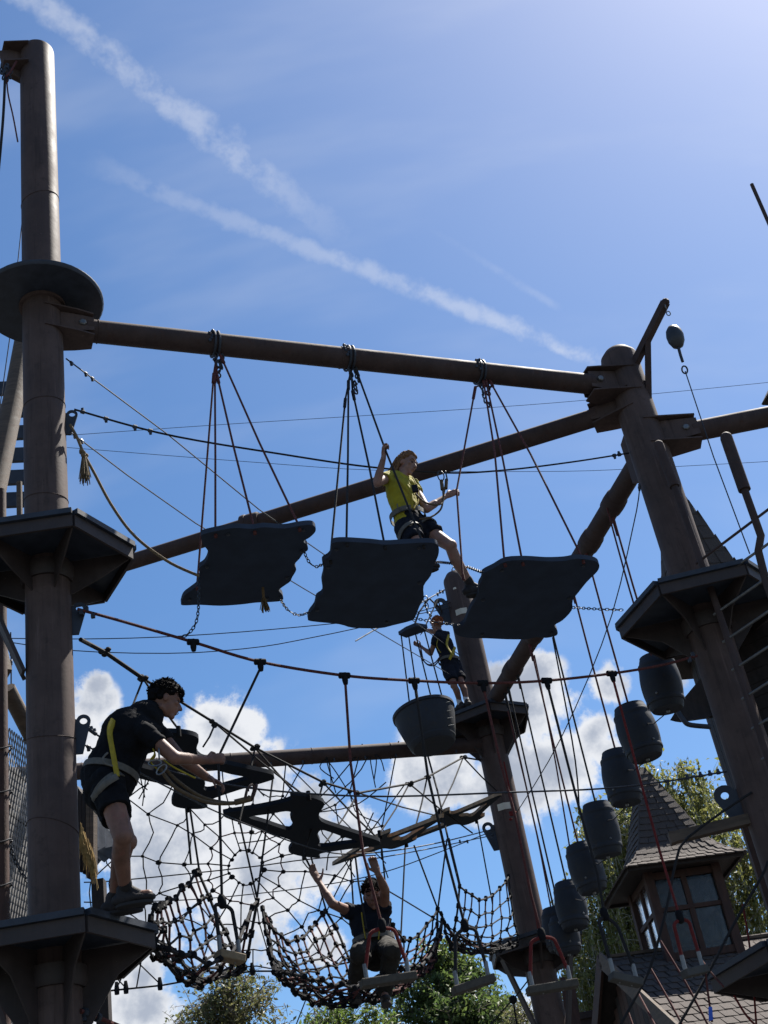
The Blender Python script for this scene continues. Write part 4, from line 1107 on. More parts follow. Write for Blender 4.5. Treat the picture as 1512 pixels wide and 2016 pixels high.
def pyramid_roof(th, cen, ang, prof, sides, rowh, sw, limit=290, name='roof'):
    """four-sided flared roof; prof = [(half width, z)] from eave to apex; shingles on the listed sides"""
    m = MB()
    ux = Vector((math.cos(ang), math.sin(ang), 0)); uy = Vector((-ux.y, ux.x, 0))
    def corner(h, z, k):
        sx, sy = ((-1, -1), (1, -1), (1, 1), (-1, 1))[k]
        return cen + ux * h * sx + uy * h * sy + Z3 * z
    vs = [corner(h, z, k) for h, z in prof for k in range(4)]
    fs = [(i * 4 + k, i * 4 + (k + 1) % 4, (i + 1) * 4 + (k + 1) % 4, (i + 1) * 4 + k) for i in range(len(prof) - 1) for k in range(4)]
    fs.append((3, 2, 1, 0))
    m.add(vs, fs); rf = m.build(name, M_DARKWOOD, th, smooth=False)
    S = Shingler(rf, limit)
    def at(s):                                      # half width and z at arclength s from the eave
        for (h0, z0), (h1, z1) in zip(prof, prof[1:]):
            L = math.hypot(h1 - h0, z1 - z0)
            if s <= L: return h0 + (h1 - h0) * s / L, z0 + (z1 - z0) * s / L, Vector(((h0 - h1) / L, (z1 - z0) / L))
            s -= L
        return None
    tot = sum(math.hypot(h1 - h0, z1 - z0) for (h0, z0), (h1, z1) in zip(prof, prof[1:]))
    s = 0.0; row = 0
    while s < tot - 0.08:
        h, z, d = at(s)
        h2, z2, _ = at(min(s + rowh * 1.25, tot - 0.001))
        for k in sides:
            out = (-uy, ux, uy, -ux)[k]; X = (ux, uy, -ux, -uy)[k]
            Y = (-out * (h - h2) + Z3 * (z2 - z)); l = Y.length; Y.normalize(); N = X.cross(Y).normalized()
            if N.dot(out) < 0: N = -N
            n = max(1, round(2 * h / sw)); w = 2 * h / n
            sh = (row % 2) * 0.0
            for j in range(n):
                x = -h + (j + 0.5) * w
                base = cen + out * (h + 0.012) + X * (x * (1 - 0.02)) + Z3 * z + N * 0.006
                # lean the sides in with the hips
                S.put(base - Y * random.uniform(0, 0.02), X, Y + X * (-x / max(h, .05)) * (h - h2) / l * 0.9, N, w * 0.97, l * random.uniform(0.96, 1.04))
        s += rowh; row += 1
    S.done()
    # hip caps
    for k in range(4):
        c = MB(); c.tube([corner(h, z, k) + Z3 * 0.012 for h, z in prof], 0.022, 6); c.build('hip_cap', M_SHINGLE, rf)
    return rf, ux, uy

TA = math.radians(9.0)
TC = Vector((3.78, 23.75, 0))
tur = thing('turret', TC + Z3 * 6.2, 'wooden turret with flared shingle spire and glazed sides on the house roof', 'turret')
eave = [(1.06, 8.44), (0.86, 8.58), (0.66, 8.82), (0.53, 9.12), (0.39, 9.55), (0.21, 10.05), (0.02, 10.55)]
rf, ux, uy = pyramid_roof(tur, TC, TA, eave, (0, 3, 1), 0.14, 0.17)
m = MB()
for k, (a, b) in enumerate((((-1, -1), (1, -1)), ((1, -1), (1, 1)), ((1, 1), (-1, 1)), ((-1, 1), (-1, -1)))):
    m.bar(TC + ux * a[0] * 1.0 + uy * a[1] * 1.0 + Z3 * 8.43, TC + ux * b[0] * 1.0 + uy * b[1] * 1.0 + Z3 * 8.43, 0.05, 0.08)
m.build('eave_board', M_DARKWOOD, tur, smooth=False)
hb = 0.6
for a, b in ((-1, -1), (1, -1), (1, 1), (-1, 1)):
    m = MB(); p = TC + ux * a * hb + uy * b * hb; m.bar(p + Z3 * 5.2, p + Z3 * 8.45, 0.15, 0.15, up=ux); m.build('corner_post', M_REDWOOD, tur, smooth=False)
M_GLASS = mat('old_window_glass', (0.15, 0.16, 0.165), 0.12, 0.2, 9.0, 0.5, 24.0, trans=1.0, spec=0.2)
for k, (o, X) in enumerate(((-uy, ux), (-ux, -uy), (ux, uy), (uy, -ux))):
    c = TC + o * hb
    wl = hb - 0.075
    for z, h in ((7.0, 0.12), (7.78, 0.07), (8.36, 0.12)):
        m = MB(); m.bar(c - X * wl + Z3 * z, c + X * wl + Z3 * z, 0.09, h); m.build('window_rail', M_REDWOOD, tur, smooth=False)
    m = MB(); m.bar(c + Z3 * 7.06, c + Z3 * 8.3, 0.075, 0.09, up=X); m.build('mullion', M_REDWOOD, tur, smooth=False)
    for sx in (-1, 1):
        for z0, z1 in ((7.07, 7.74), (7.82, 8.29)):
            m = MB(); p = c + X * sx * (wl + 0.04) / 2 + Z3 * (z0 + z1) / 2; w = wl - 0.05
            m.box(p, (w, 0.008, z1 - z0), (X, o, Z3)); m.build('window_pane', M_GLASS, tur, smooth=False)
    n = 7; w = 2 * wl / n
    for j in range(n):
        m = MB(); m.box(c + X * (-wl + (j + 0.5) * w) + Z3 * 6.07 + o * random.uniform(-0.006, 0.006), (w * 0.96, 0.03, 1.74), (X, o, Z3)); m.build('wall_board', M_REDWOOD, tur, smooth=False)
m = MB(); m.box(TC + Z3 * 6.93, (1.0, 1.0, 0.03), (ux, uy, Z3)); m.build('floor_board', M_DARKWOOD, tur, smooth=False)

# house under the turret
HA = math.radians(11.5); hx = Vector((math.cos(HA), math.sin(HA), 0)); hy = Vector((-hx.y, hx.x, 0))
HR0 = AD(1187, 1890, 23.4); ZR = HR0.z; HR0 = Vector((HR0.x, HR0.y, 0)); HLEN = 9.0; pit = math.tan(math.radians(33)); HW = 3.1
hs = thing('shingled_house', HR0 + hx * 4.5, 'dark wooden house with weathered shingle roof carrying the turret', 'house')
m = MB()
for sg in (-1, 1):
    a = HR0 + Z3 * ZR; b = a + hx * HLEN; dn_ = hy * sg * HW - Z3 * HW * pit
    m.prism([a, b, b + dn_, a + dn_], -Z3 * 0.08)
roof = m.build('roof', M_DARKWOOD, hs, smooth=False)
S = Shingler(roof, 290)
Yv = (hy * 1.0 + Z3 * pit).normalized(); Nv = hx.cross(Yv).normalized()
rowh = 0.27; rows = int(HW / math.cos(math.atan(pit)) / rowh)
cells = []
for r in range(rows + 1):
    d = r * rowh
    y = HW - d * math.cos(math.atan(pit)); z = ZR - y * pit
    if y < 0.02: break
    n = int(HLEN / 0.2)
    for j in range(n):
        x = (j + 0.5 + 0.5 * (r % 2)) * 0.2
        if x > HLEN: continue
        inT = False
        cells.append((y * 0.5 + x * 0.3 if x < 2.4 or x > 3.0 else 9, x, y, z))
cells.sort()
for _, x, y, z in cells:
    S.put(HR0 + hx * x - hy * y + Z3 * (z + 0.005) + Nv * 0.006, hx, Yv, Nv, 0.19, rowh * 1.3 * random.uniform(0.95, 1.05))
S.done()
m = MB(); m.bar(HR0 + Z3 * (ZR + 0.03), HR0 + hx * HLEN + Z3 * (ZR + 0.03), 0.16, 0.05); m.build('ridge_board', M_WOOD, roof, smooth=False)
for sg in (-1, 1):
    a = HR0 - hx * 0.04 + Z3 * (ZR + 0.0); b = a + hy * sg * (HW + 0.1) - Z3 * (HW + 0.1) * pit
    m = MB(); m.bar(a, b, 0.05, 0.26, up=Z3); m.build('barge_board', M_WOOD if sg < 0 else M_REDWOOD, hs, smooth=False)
# gable wall of upright boards
n = 26
for j in range(n):
    y = -HW * 0.9 + (j + 0.5) * HW * 1.8 / n; w = HW * 1.8 / n
    top = ZR - abs(y) * pit - 0.16
    m = MB(); m.box(HR0 + hx * 0.25 + hy * y + Z3 * top / 2, (0.03, w * 0.95, top), (hx, hy, Z3)); m.build('wall_board', M_REDWOOD if j % 3 else M_DARKWOOD, hs, smooth=False)
m = MB(); wz = ZR - HW * 0.9 * pit - 0.12
m.box(HR0 + hx * (HLEN / 2 + 0.2) - hy * HW * 0.9 + Z3 * wz / 2, (HLEN - 0.5, 0.12, wz), (hx, hy, Z3)); m.box(HR0 + hx * (HLEN / 2 + 0.2) + hy * HW * 0.9 + Z3 * wz / 2, (HLEN - 0.5, 0.12, wz), (hx, hy, Z3)); m.box(HR0 + hx * (HLEN - 0.1) + Z3 * wz / 2, (0.1, HW * 1.7, wz), (hx, hy, Z3))
m.build('wall', M_DARKWOOD, hs, smooth=False)
q = HR0 + hx * 3.55 - hy * 0.38; m = MB()
m.box(q + Z3 * (ZR - 0.38 * pit + 0.05), (0.8, 0.34, 0.02), (hx, Yv, Nv)); m.build('metal_sheet', mat('pale_sheet', (0.6, 0.58, 0.56), 0.5, 0.1), roof, smooth=False)

# spire seen behind the ladder post
SPC = az_dir(13.95) * 18.5
sp = thing('lookout_tower', SPC, 'narrow shingled spire of a wooden lookout behind the ladder post', 'tower')
pyramid_roof(sp, SPC, math.radians(14), [(0.85, 9.9), (0.62, 10.4), (0.42, 11.1), (0.22, 12.1), (0.03, 13.0)], (0, 1, 3), 0.26, 0.22, 220)
for a, b in ((-1, -1), (1, -1), (1, 1), (-1, 1)):
    m = MB(); p = SPC + Vector((a * 0.36, b * 0.36, 0)); m.bar(p, p + Z3 * 10.2, 0.14, 0.14, up=Vector((1, 0, 0))); m.build('corner_post', M_REDWOOD, sp, smooth=False)
for j in range(4):
    m = MB(); x = -0.3 + j * 0.2; zl = 7.55 + random.uniform(-0.12, 0.12)
    m.prism([SPC + Vector((x - 0.09, -0.42, zl + 0.12)), SPC + Vector((x, -0.42, zl - 0.1)), SPC + Vector((x + 0.09, -0.42, zl + 0.1)), SPC + Vector((x + 0.09, -0.42, 10.1)), SPC + Vector((x - 0.09, -0.42, 10.1))], Vector((0, 0.03, 0))); m.build('wall_board', M_REDWOOD, sp, smooth=False)
for j in range(3):
    m = MB(); y = -0.3 + j * 0.24; zl = 7.6 + random.uniform(-0.12, 0.12)
    m.prism([SPC + Vector((-0.44, y - 0.11, zl + 0.1)), SPC + Vector((-0.44, y, zl - 0.12)), SPC + Vector((-0.44, y + 0.11, zl + 0.1)), SPC + Vector((-0.44, y + 0.11, 10.1)), SPC + Vector((-0.44, y - 0.11, 10.1))], Vector((0.03, 0, 0))); m.build('wall_board', M_DARKWOOD, sp, smooth=False)
# hood with bent pipe
m = MB(); m.prism([AD(1345, 1376, 17.9), AD(1382, 1332, 17.95), AD(1415, 1400, 18.1), AD(1395, 1412, 18.0), AD(1330, 1421, 17.8), AD(1319, 1418, 17.8)], Vector((0.12, 0.3, 0.1))); m.build('hood', M_DARKWOOD, sp, smooth=False)
m = MB(); m.tube(catmull([AD(1335, 1402, 17.7), AD(1346, 1418, 17.7), AD(1358, 1427, 17.75), AD(1398, 1431, 17.9)], 14), 0.035, 10); m.build('bent_pipe', M_STEEL, sp)

# roof corner and rod at the edge of the picture
CR = az_dir(24.35) * 17.0
cr = thing('tower_roof', CR, 'shingled roof corner with tall thin rod beside the ladder rails', 'tower')
pyramid_roof(cr, CR, math.radians(20), [(1.02, 12.75), (0.7, 13.2), (0.4, 14.1), (0.03, 15.6)], (0, 3), 0.28, 0.24, 150)
m = MB(); rb = AD(1540, 500, 16.3); m.tube([Vector((rb.x, rb.y, 13.0)), AD(1480, 363, 16.3)], 0.03, 8); m.build('rod', M_BEAM, cr)
for a, b in ((-1, -1), (1, -1), (1, 1), (-1, 1)):
    m = MB(); p = CR + Vector((a * 0.5, b * 0.5, 0)); m.bar(p, p + Z3 * 12.9, 0.16, 0.16, up=Vector((1, 0, 0))); m.build('corner_post', M_DARKWOOD, cr, smooth=False)

# ---- wooden tower behind the tall post, at the picture's edge
WT = AD(-40, 1500, 12.2); WT = Vector((WT.x, WT.y, 0))
wt = thing('climbing_tower', WT, 'dark plank climbing tower with wire mesh panel behind the tallest post', 'tower')
lg = AD(5, 1600, 11.2)
m = MB(); m.tube([Vector((lg.x, lg.y, 0)), Vector((lg.x, lg.y, 4)), AD(0, 1180, 11.2), AD(0, 1000, 11.2) + Z3 * 0.2], [0.075, 0.07, 0.062, 0.06], 12); m.build('pole', M_REDWOOD, wt)
for k in range(9):
    z = 3.5 + k * 0.42 + random.uniform(-0.04, 0.04)
    m = MB(); N = 14; m.tube([Vector((lg.x, lg.y, z + 0.02 * math.sin(j))) + Vector((math.cos(2 * math.pi * j / N), math.sin(2 * math.pi * j / N), 0)) * 0.078 for j in range(N + 1)], 0.008, 5, False); m.build('wire_binding', M_CABLE, wt)
# mesh panel as crossing wires
c0 = [AD(14, 1398, 11.5), AD(60, 1470, 11.9)]; low0 = AD(14, 2040, 11.5).z
A = Vector((c0[0].x, c0[0].y, 0)); B = A + (Vector((c0[1].x, c0[1].y, 0)) - A).normalized() * 1.1
ztop0, ztop1 = AD(14, 1405, 11.5).z, AD(60, 1440, 11.9).z - 1.0
m = MB(); dirm = (B - A); Lm = dirm.length; dirm.normalize()
for k in range(-60, 44):
    for sg in (-1, 1):
        x0 = k * 0.045
        pts = []
        za, zb = 3.0, 7.2
        # 45 degree wire clipped to the panel
        for z in (za, zb):
            x = x0 + sg * (z - 5.1) * 0.32; pts.append((x, z))
        (xa, z1), (xb, z2) = pts
        lo, hi = 0.0, 1.0
        for (bound, sgn2) in ((0.0, 1), (Lm, -1)):
            f0 = sgn2 * (xa - bound); f1 = sgn2 * (xb - bound)
            if f0 < 0 and f1 < 0: lo, hi = 1, 0
            elif f0 < 0: lo = max(lo, f0 / (f0 - f1))
            elif f1 < 0: hi = min(hi, f0 / (f0 - f1))
        if hi > lo + 0.02:
            p = A + dirm * (xa + (xb - xa) * lo) + Z3 * (z1 + (z2 - z1) * lo); q = A + dirm * (xa + (xb - xa) * hi) + Z3 * (z1 + (z2 - z1) * hi)
            m.tube([p, q], 0.0055, 4, False)
m.build('wire_mesh', mat('grey_wire', (0.2, 0.19, 0.18), 0.6, 0.2, 10.0), wt, kind='stuff')
bo = dirm.cross(Z3); bo = bo if bo.y > 0 else -bo
for j in range(10):
    z = 3.0 + j * 0.42
    m = MB(); m.box(A + dirm * Lm / 2 + bo * 0.25 + Z3 * z, (Lm + 0.2, 0.04, 0.4), (dirm, bo, Z3)); m.build('wall_board', M_STEEL, wt, smooth=False)
m = MB(); m.tube([AD(14, 1355, 11.4), AD(75, 1475, 11.9)], 0.075, 12); m.build('sloping_log', M_WOOD, wt)
m = MB(); m.tube([AD(52, 640, 12.6), AD(30, 770, 12.4), AD(-20, 1010, 12.0)], [0.11, 0.12, 0.125], 14); m.build('sloping_log', M_WOOD, wt)
for j in range(6):
    y0 = 745 + j * 44
    m = MB(); a = AD(-30, y0 + 22, 13.6); b = AD(60, y0 + 18, 13.6); m.bar(a, b, 0.05, 0.2, up=Z3); m.build('roof_plank', M_STEEL, wt, smooth=False)
m = MB(); m.tube([AD(38, 950, 12.9), AD(40, 1130, 12.9)], 0.035, 8); m.build('pole', M_WOOD, wt)
for (a, b) in (((-8, 1110), (14, 1180)), ((-8, 1240), (12, 1330)), ((-8, 1560), (10, 1600)), ((-8, 1640), (10, 1690))):
    m = MB(); m.bar(AD(*a, 11.6), AD(*b, 11.4), 0.05, 0.16); m.build('brace_board', M_WOOD, wt, smooth=False)
chain('old chain draped over the wire mesh panel', None, pts=[AD(12, 1640, 11.3), AD(28, 1690, 11.4), AD(50, 1728, 11.5), AD(70, 1750, 11.6)], R=0.02)
rope('wire_cable', 'thin upright cable with turnbuckle left of the tall post', span([(21, 1245), (22, 1290), (22, 1355)], 11.8, 11.8), 0.007, M_CABLE, CG, 'cable', clamps=(0.3, 0.45, 0.6))

# ---- plank hut roof with straw behind the climber in black
ht = thing('straw_hut', AD(180, 1640, 12.6) - Z3 * 4, 'dark plank hut end with straw fringe behind the legs of the climber in black', 'hut')
for j in range(5):
    x0 = 150 + j * 14
    m = MB(); a0 = AD(x0, 1545 + j * 20, 12.3 + j * 0.1); a1 = AD(x0 + 15, 1562 + j * 20, 12.4 + j * 0.1); b1 = AD(x0 + 15, 1668 - j * 0.5, 12.4 + j * 0.1); b0 = AD(x0, 1690 - j * 5, 12.3 + j * 0.1)
    m.prism([a0, a1, b1, b0], Vector((0.05, 0.3, 0))); m.build('gable_plank', M_STEEL, ht, smooth=False)
for j in range(4):
    x0 = 153 + j * 8
    m = MB(); m.prism([AD(x0, 1550 + j * 10, 12.1), AD(x0 + 7, 1560 + j * 10, 12.1), AD(x0 + 7, 1722 - (3 - j) * 6, 12.1), AD(x0 + 2, 1738 - (3 - j) * 9, 12.1), AD(x0, 1715, 12.1)], Vector((0.02, 0.06, 0))); m.build('fascia_board', M_DARKWOOD if j < 2 else M_WOOD, ht, smooth=False)
m = MB()
for k in range(170):
    x = random.uniform(158, 186); y = 1640 + (x - 158) * 2.2 + random.uniform(-25, 10)
    a = AD(x, y, 12.0); m.tube([a, a + Vector((random.uniform(-.02, .04), -0.02, -random.uniform(0.08, 0.26)))], 0.0028, 4)
m.build('straw_fringe', mat('dry_straw', (0.3, 0.2, 0.075), 0.9, 0.3, 20.0), ht, kind='stuff')
m = MB(); hb0 = AD(190, 1620, 13.2); m.box(Vector((hb0.x, hb0.y, hb0.z / 2 - 0.3)), (0.12, 0.12, hb0.z - 0.6)); m.build('hut_post', M_DARKWOOD, ht, smooth=False)

# ---- small pieces low down by the far post
rope('red_rope', 'thick clamped rope leaving the tall post below the platform', span([(158, 1990), (200, 2006), (260, 2030)], 9.3, 9.8), 0.016, M_RED, None, 'rope', clamps=(0.1, 0.25, 0.4))
rope('wire_cable', 'thin stay below the middle hammock net', span([(606, 1958), (582, 2020)], 12.5, 12.6), 0.006, M_CABLE, CG, 'cable')
th = rope('stay_rope', 'short stay with a small block beside the dense tree top', span([(1046, 1922), (1015, 1962), (985, 1995), (960, 2024)], 16.2, 16.6), 0.009, M_BLACK, None, 'rope')
m = MB(); m.ball(AD(1010, 1968, 16.4), 0.05, 8, 6); m.tube([AD(1010, 1968, 16.4), AD(1018, 2020, 16.4)], 0.012, 6); m.build('block', M_KNOB, th)
RG = 'ropes crossing before the shingled house'
for lab, px, D0, D1, r, mt in (('black rope from the timber arm down past the turret eave', [(1480, 1560), (1420, 1600), (1348, 1655), (1330, 1700), (1312, 1790), (1282, 1900), (1256, 1955), (1215, 2030)], 11.6, 11.2, 0.011, M_BLACK),
   ('black rope from the post edge slanting down to the gable', [(1512, 1695), (1500, 1725), (1450, 1810), (1400, 1905), (1370, 1960), (1330, 2030)], 11.4, 11.2, 0.011, M_BLACK),
   ('tan rope running down across the turret wall', [(1300, 1852), (1350, 1935), (1400, 2030)], 11.5, 11.2, 0.009, M_RED), ('tan rope running down across the dark house roof', [(1280, 1905), (1320, 1975), (1350, 2030)], 11.5, 11.2, 0.009, M_RED),
   ('tan rope running down beside the gable board', [(1256, 1955), (1280, 2000), (1295, 2030)], 11.5, 11.2, 0.009, M_RED), ('tan rope ending at the lowest platform', [(1377, 1885), (1400, 1915), (1424, 1942)], 11.4, 11.2, 0.009, M_RED),
   ('red rope before the roof beyond the turret', [(1462, 1780), (1478, 1880), (1490, 2030)], 11.8, 11.8, 0.009, M_BRIGHTRED), ('red rope hanging from below the lowest platform', [(1445, 1960), (1470, 2000), (1500, 2030)], 11.6, 11.6, 0.009, M_BRIGHTRED),
   ('thin rope above the dark corner of the house', [(1236, 1990), (1250, 2030)], 11.5, 11.4, 0.009, M_RED)):
    rope('stay_rope', lab, span(px, D0, D1), r, mt, RG, n=16)
th = rope('tagged_line', 'dangling line with a blue tag before the dark roof', span([(1388, 1905), (1393, 1950), (1398, 1985), (1402, 2012)], 11.1, 11.1), 0.009, M_RED, None, 'rope')
m = MB(); m.prism([AD(1395, 1982, 11.09), AD(1402, 1982, 11.09), AD(1404, 2008, 11.09), AD(1396, 2010, 11.09)], Vector((0, 0.02, 0))); m.build('blue_tag', mat('blue_tape', (0.03, 0.1, 0.5), 0.5), th, smooth=False)
sb = thing('brick_stack', AD(1130, 1960, 26) , 'small sunlit structure behind the far post below its seat', 'building')
for j in range(3):
    m = MB(); m.bar(AD(1108 + j * 9, 1925 + j * 4, 26), AD(1122 + j * 9, 2030, 26), 0.1, 0.1, up=Vector((0, 1, 0))); m.build('lit_post', M_REDWOOD, sb, smooth=False)
m = MB(); m.box(AD(1160, 2003, 27), (1.6, 0.6, 0.12)); m.box(AD(1160, 2040, 27), (1.5, 0.5, 0.7)); m.build('shed_roof', M_DARKWOOD, sb, smooth=False)

# ================================================================== trees
def leaf_mat(name, c, c2):
    m = bpy.data.materials.new(name); m.use_nodes = True; g = NT(m.node_tree); nt = m.node_tree
    b = nt.nodes['Principled BSDF']; out = nt.nodes['Material Output']
    tc = g.node('ShaderNodeTexCoord').outputs['Object']
    n = g.noise(tc, 1.4, 4.0, 0.7); cc = g.mix(g.smooth(n, 0.35, 0.65), (*c, 1), (*c2, 1))
    n2 = g.noise(tc, 14.0, 2.0, 0.5); cc = g.mix(g.m('MULTIPLY', g.smooth(n2, 0.4, 0.7), 0.5), cc, tuple(x * 0.5 for x in c) + (1,))
    g.put(b.inputs['Base Color'], cc); b.inputs['Roughness'].default_value = 0.5
    tr = g.node('ShaderNodeBsdfTranslucent'); g.put(tr.inputs[0], cc)
    mx = g.node('ShaderNodeMixShader'); mx.inputs[0].default_value = 0.55
    nt.links.new(b.outputs[0], mx.inputs[1]); nt.links.new(tr.outputs[0], mx.inputs[2]); nt.links.new(mx.outputs[0], out.inputs[0])
    return m
M_BIRCH = leaf_mat('birch_leaf', (0.2, 0.2, 0.06), (0.13, 0.15, 0.045))
M_DENSE = leaf_mat('dense_leaf', (0.065, 0.105, 0.03), (0.11, 0.15, 0.04))
M_OLIVE = leaf_mat('olive_leaf', (0.11, 0.125, 0.05), (0.16, 0.15, 0.06))
M_CONIF = leaf_mat('conifer_needles', (0.03, 0.055, 0.03), (0.045, 0.07, 0.035))
M_BARK = mat('bark', (0.13, 0.11, 0.09), 0.9, 0.4, 5.0, 0.5, 20.0)
M_WBARK = mat('birch_bark', (0.42, 0.4, 0.37), 0.8, 0.3, 6.0, 0.3, 20.0, col2=(0.05, 0.045, 0.04))

def tree(name, label, base, H, crown, leafm, bark, nlimb, nleaf, lsize, spread, droop=0.0, trunk_r=0.16, seed=1, group='trees beyond the ropes course', strands=0):
    """crown = list of (centre, (rx, ry, rz)); limbs run into the lobes and carry clusters of leaves"""
    rnd = random.Random(seed)
    th = thing(name, base, label, 'tree', group)
    tm = MB(); lean = Vector((rnd.uniform(-.3, .3), rnd.uniform(-.3, .3), 0))
    pts = [base + lean * (t * t) + Z3 * H * t * 0.97 + Vector((0.1 * math.sin(t * 5 + seed), 0.1 * math.cos(t * 4), 0)) * t for t in (0, .15, .3, .45, .6, .75, .9, 1.0)]
    tm.tube(pts, [trunk_r * x for x in (1.3, 1.05, .9, .75, .6, .4, .2, .05)], 9); tm.build('trunk', bark, th)
    lm = MB(); tips = []
    for i in range(nlimb):
        c, r = crown[i % len(crown)]
        while True:
            v = Vector((rnd.uniform(-1, 1), rnd.uniform(-1, 1), rnd.uniform(-1, 1)))
            if 0.15 < v.length < 1: break
        v = v * (0.55 + 0.45 * v.length) / max(v.length, .5)
        tip = c + Vector((v.x * r[0], v.y * r[1], v.z * r[2]))
        zt = min(max(tip.z - (tip - base).xy.length * rnd.uniform(0.4, 0.9), base.z + H * 0.2), base.z + H * 0.93)
        t = (zt - base.z) / (H * 0.97); k = min(int(t * 7), 6)
        start = base + lean * (t * t) + Z3 * H * t * 0.97
        mid = start.lerp(tip, 0.55) + Z3 * rnd.uniform(0.0, 0.35) + Vector((rnd.uniform(-.2, .2), rnd.uniform(-.2, .2), 0))
        cv = catmull([start, mid, tip], 7)
        r0 = trunk_r * 0.28 * (1.1 - t)
        lm.tube(cv, [r0 + 0.01, r0 * .8 + .008, r0 * .65 + .007, r0 * .5 + .006, r0 * .35 + .005, .008, .004], 5)
        for j in (3, 4, 5, 6):
            for q in range(2):
                tw = cv[j] + Vector((rnd.gauss(0, spread), rnd.gauss(0, spread), rnd.gauss(0, spread * 0.7)))
                lm.tube([cv[j], cv[j].lerp(tw, 0.5) + Z3 * 0.05, tw], [.009, .006, .003], 4); tips.append((cv[j], tw))
    lm.build('limbs', bark, th)
    vs = []; fs = []
    for _ in range(nleaf):
        a, tw = tips[rnd.randrange(len(tips))]
        t = rnd.random() ** 0.6
        p = a.lerp(tw, t) + Vector((rnd.gauss(0, spread * .3), rnd.gauss(0, spread * .3), rnd.gauss(0, spread * .25)))
        if droop:
            p.z -= droop * (rnd.random() ** 1.5)
        s = lsize * rnd.uniform(0.6, 1.25)
        n = Vector((rnd.gauss(0, 1), rnd.gauss(0, 1), rnd.gauss(0, 1) + 0.5)).normalized(); u = n.orthogonal().normalized(); ang = rnd.uniform(0, 6.28)
        u = u * math.cos(ang) + n.cross(u) * math.sin(ang); w = n.cross(u)
        o = len(vs); vs += [p - u * s, p - w * s * 0.45 + n * s * .12, p + u * s, p + w * s * 0.45 + n * s * .12]; fs.append((o, o + 1, o + 2, o + 3))
    if strands:                                                    # hanging twigs of a birch
        sm = MB()
        for _ in range(strands):
            a, tw = tips[rnd.randrange(len(tips))]; L = rnd.uniform(0.6, 1.9); sway = Vector((rnd.uniform(-.15, .15), rnd.uniform(-.15, .15), 0))
            sm.tube([tw, tw + sway * .5 - Z3 * L * .5, tw + sway - Z3 * L], [.006, .004, .002], 3, False)
            for q in range(int(L * 22)):
                f = rnd.random(); p = tw + sway * f - Z3 * L * f + Vector((rnd.gauss(0, .05), rnd.gauss(0, .05), 0)); s = lsize * rnd.uniform(.55, 1.1)
                n = Vector((rnd.gauss(0, 1), rnd.gauss(0, 1), rnd.gauss(0, .4))).normalized(); u = (Z3 * -1 + Vector((rnd.gauss(0, .5), rnd.gauss(0, .5), 0))).normalized(); w = n.cross(u).normalized()
                o = len(vs); vs += [p - u * s, p - w * s * 0.45, p + u * s, p + w * s * 0.45]; fs.append((o, o + 1, o + 2, o + 3))
        sm.build('hanging_twigs', bark, th, kind='stuff')
    m = MB(); m.v = vs; m.f = fs; m.mi = [0] * len(fs); m.build('crown', leafm, th, smooth=False)
    return th
def lobe(px, py, D, rx, rz, ry=None): return (AD(px, py, D), (rx, ry or rx, rz))
def ground_at(px, py, D): q = AD(px, py, D); return Vector((q.x, q.y, 0))
tree('birch_tree', 'tall drooping birch behind the turret spire', ground_at(1370, 1750, 44), 17.2, [lobe(1330, 1590, 44, 1.7, 1.7), lobe(1290, 1640, 44, 1.9, 1.8), lobe(1400, 1650, 44, 2.0, 2.0), lobe(1430, 1740, 44, 2.2, 2.2), lobe(1330, 1720, 44, 2.4, 2.0), lobe(1470, 1820, 44, 2.4, 2.4)], M_BIRCH, M_WBARK, 120, 12000, 0.095, 0.55, 0.5, 0.2, 3, strands=1000)
tree('birch_tree', 'drooping birch between the lower barrels and the turret', ground_at(1230, 1850, 40), 13.3, [lobe(1235, 1690, 40, 1.2, 1.5), lobe(1215, 1780, 40, 1.5, 1.6), lobe(1190, 1860, 40, 1.5, 1.4), lobe(1270, 1840, 40, 1.7, 1.6), lobe(1170, 1920, 40, 1.2, 1.0), lobe(1240, 1590, 40, 0.7, 0.9)], M_BIRCH, M_WBARK, 100, 10000, 0.09, 0.5, 0.45, 0.18, 8, strands=800)
tree('leafy_tree', 'dense dark green tree top below the trapeze seats', ground_at(880, 1990, 36), 10.6, [lobe(870, 1925, 36, 0.7, 0.9), lobe(860, 1980, 36, 1.3, 1.2), lobe(930, 1985, 36, 1.1, 1.0), lobe(815, 2000, 36, 1.0, 0.9), lobe(880, 2050, 36, 2.2, 1.3), lobe(960, 2030, 36, 1.1, 0.9)], M_DENSE, M_BARK, 120, 17000, 0.085, 0.3, 0.15, 0.2, 5)
tree('leafy_tree', 'airy olive green tree top under the first hammock net', ground_at(455, 1985, 30), 9.3, [lobe(465, 1945, 30, 0.75, 0.55), lobe(420, 1980, 30, 0.8, 0.6), lobe(510, 1980, 30, 0.75, 0.6), lobe(385, 2005, 30, 0.5, 0.4), lobe(460, 2030, 30, 1.3, 0.8)], M_OLIVE, M_BARK, 75, 3600, 0.065, 0.26, 0.1, 0.14, 11)
tree('leafy_tree', 'sunlit bright green tree tips below the seated climber', ground_at(660, 2010, 33), 8.6, [lobe(640, 1998, 33, 0.5, 0.4), lobe(715, 1998, 33, 0.5, 0.42), lobe(680, 2030, 33, 1.3, 0.5)], leaf_mat('bright_leaf', (0.09, 0.14, 0.03), (0.13, 0.17, 0.04)), M_BARK, 50, 2200, 0.075, 0.2, 0.05, 0.12, 14)
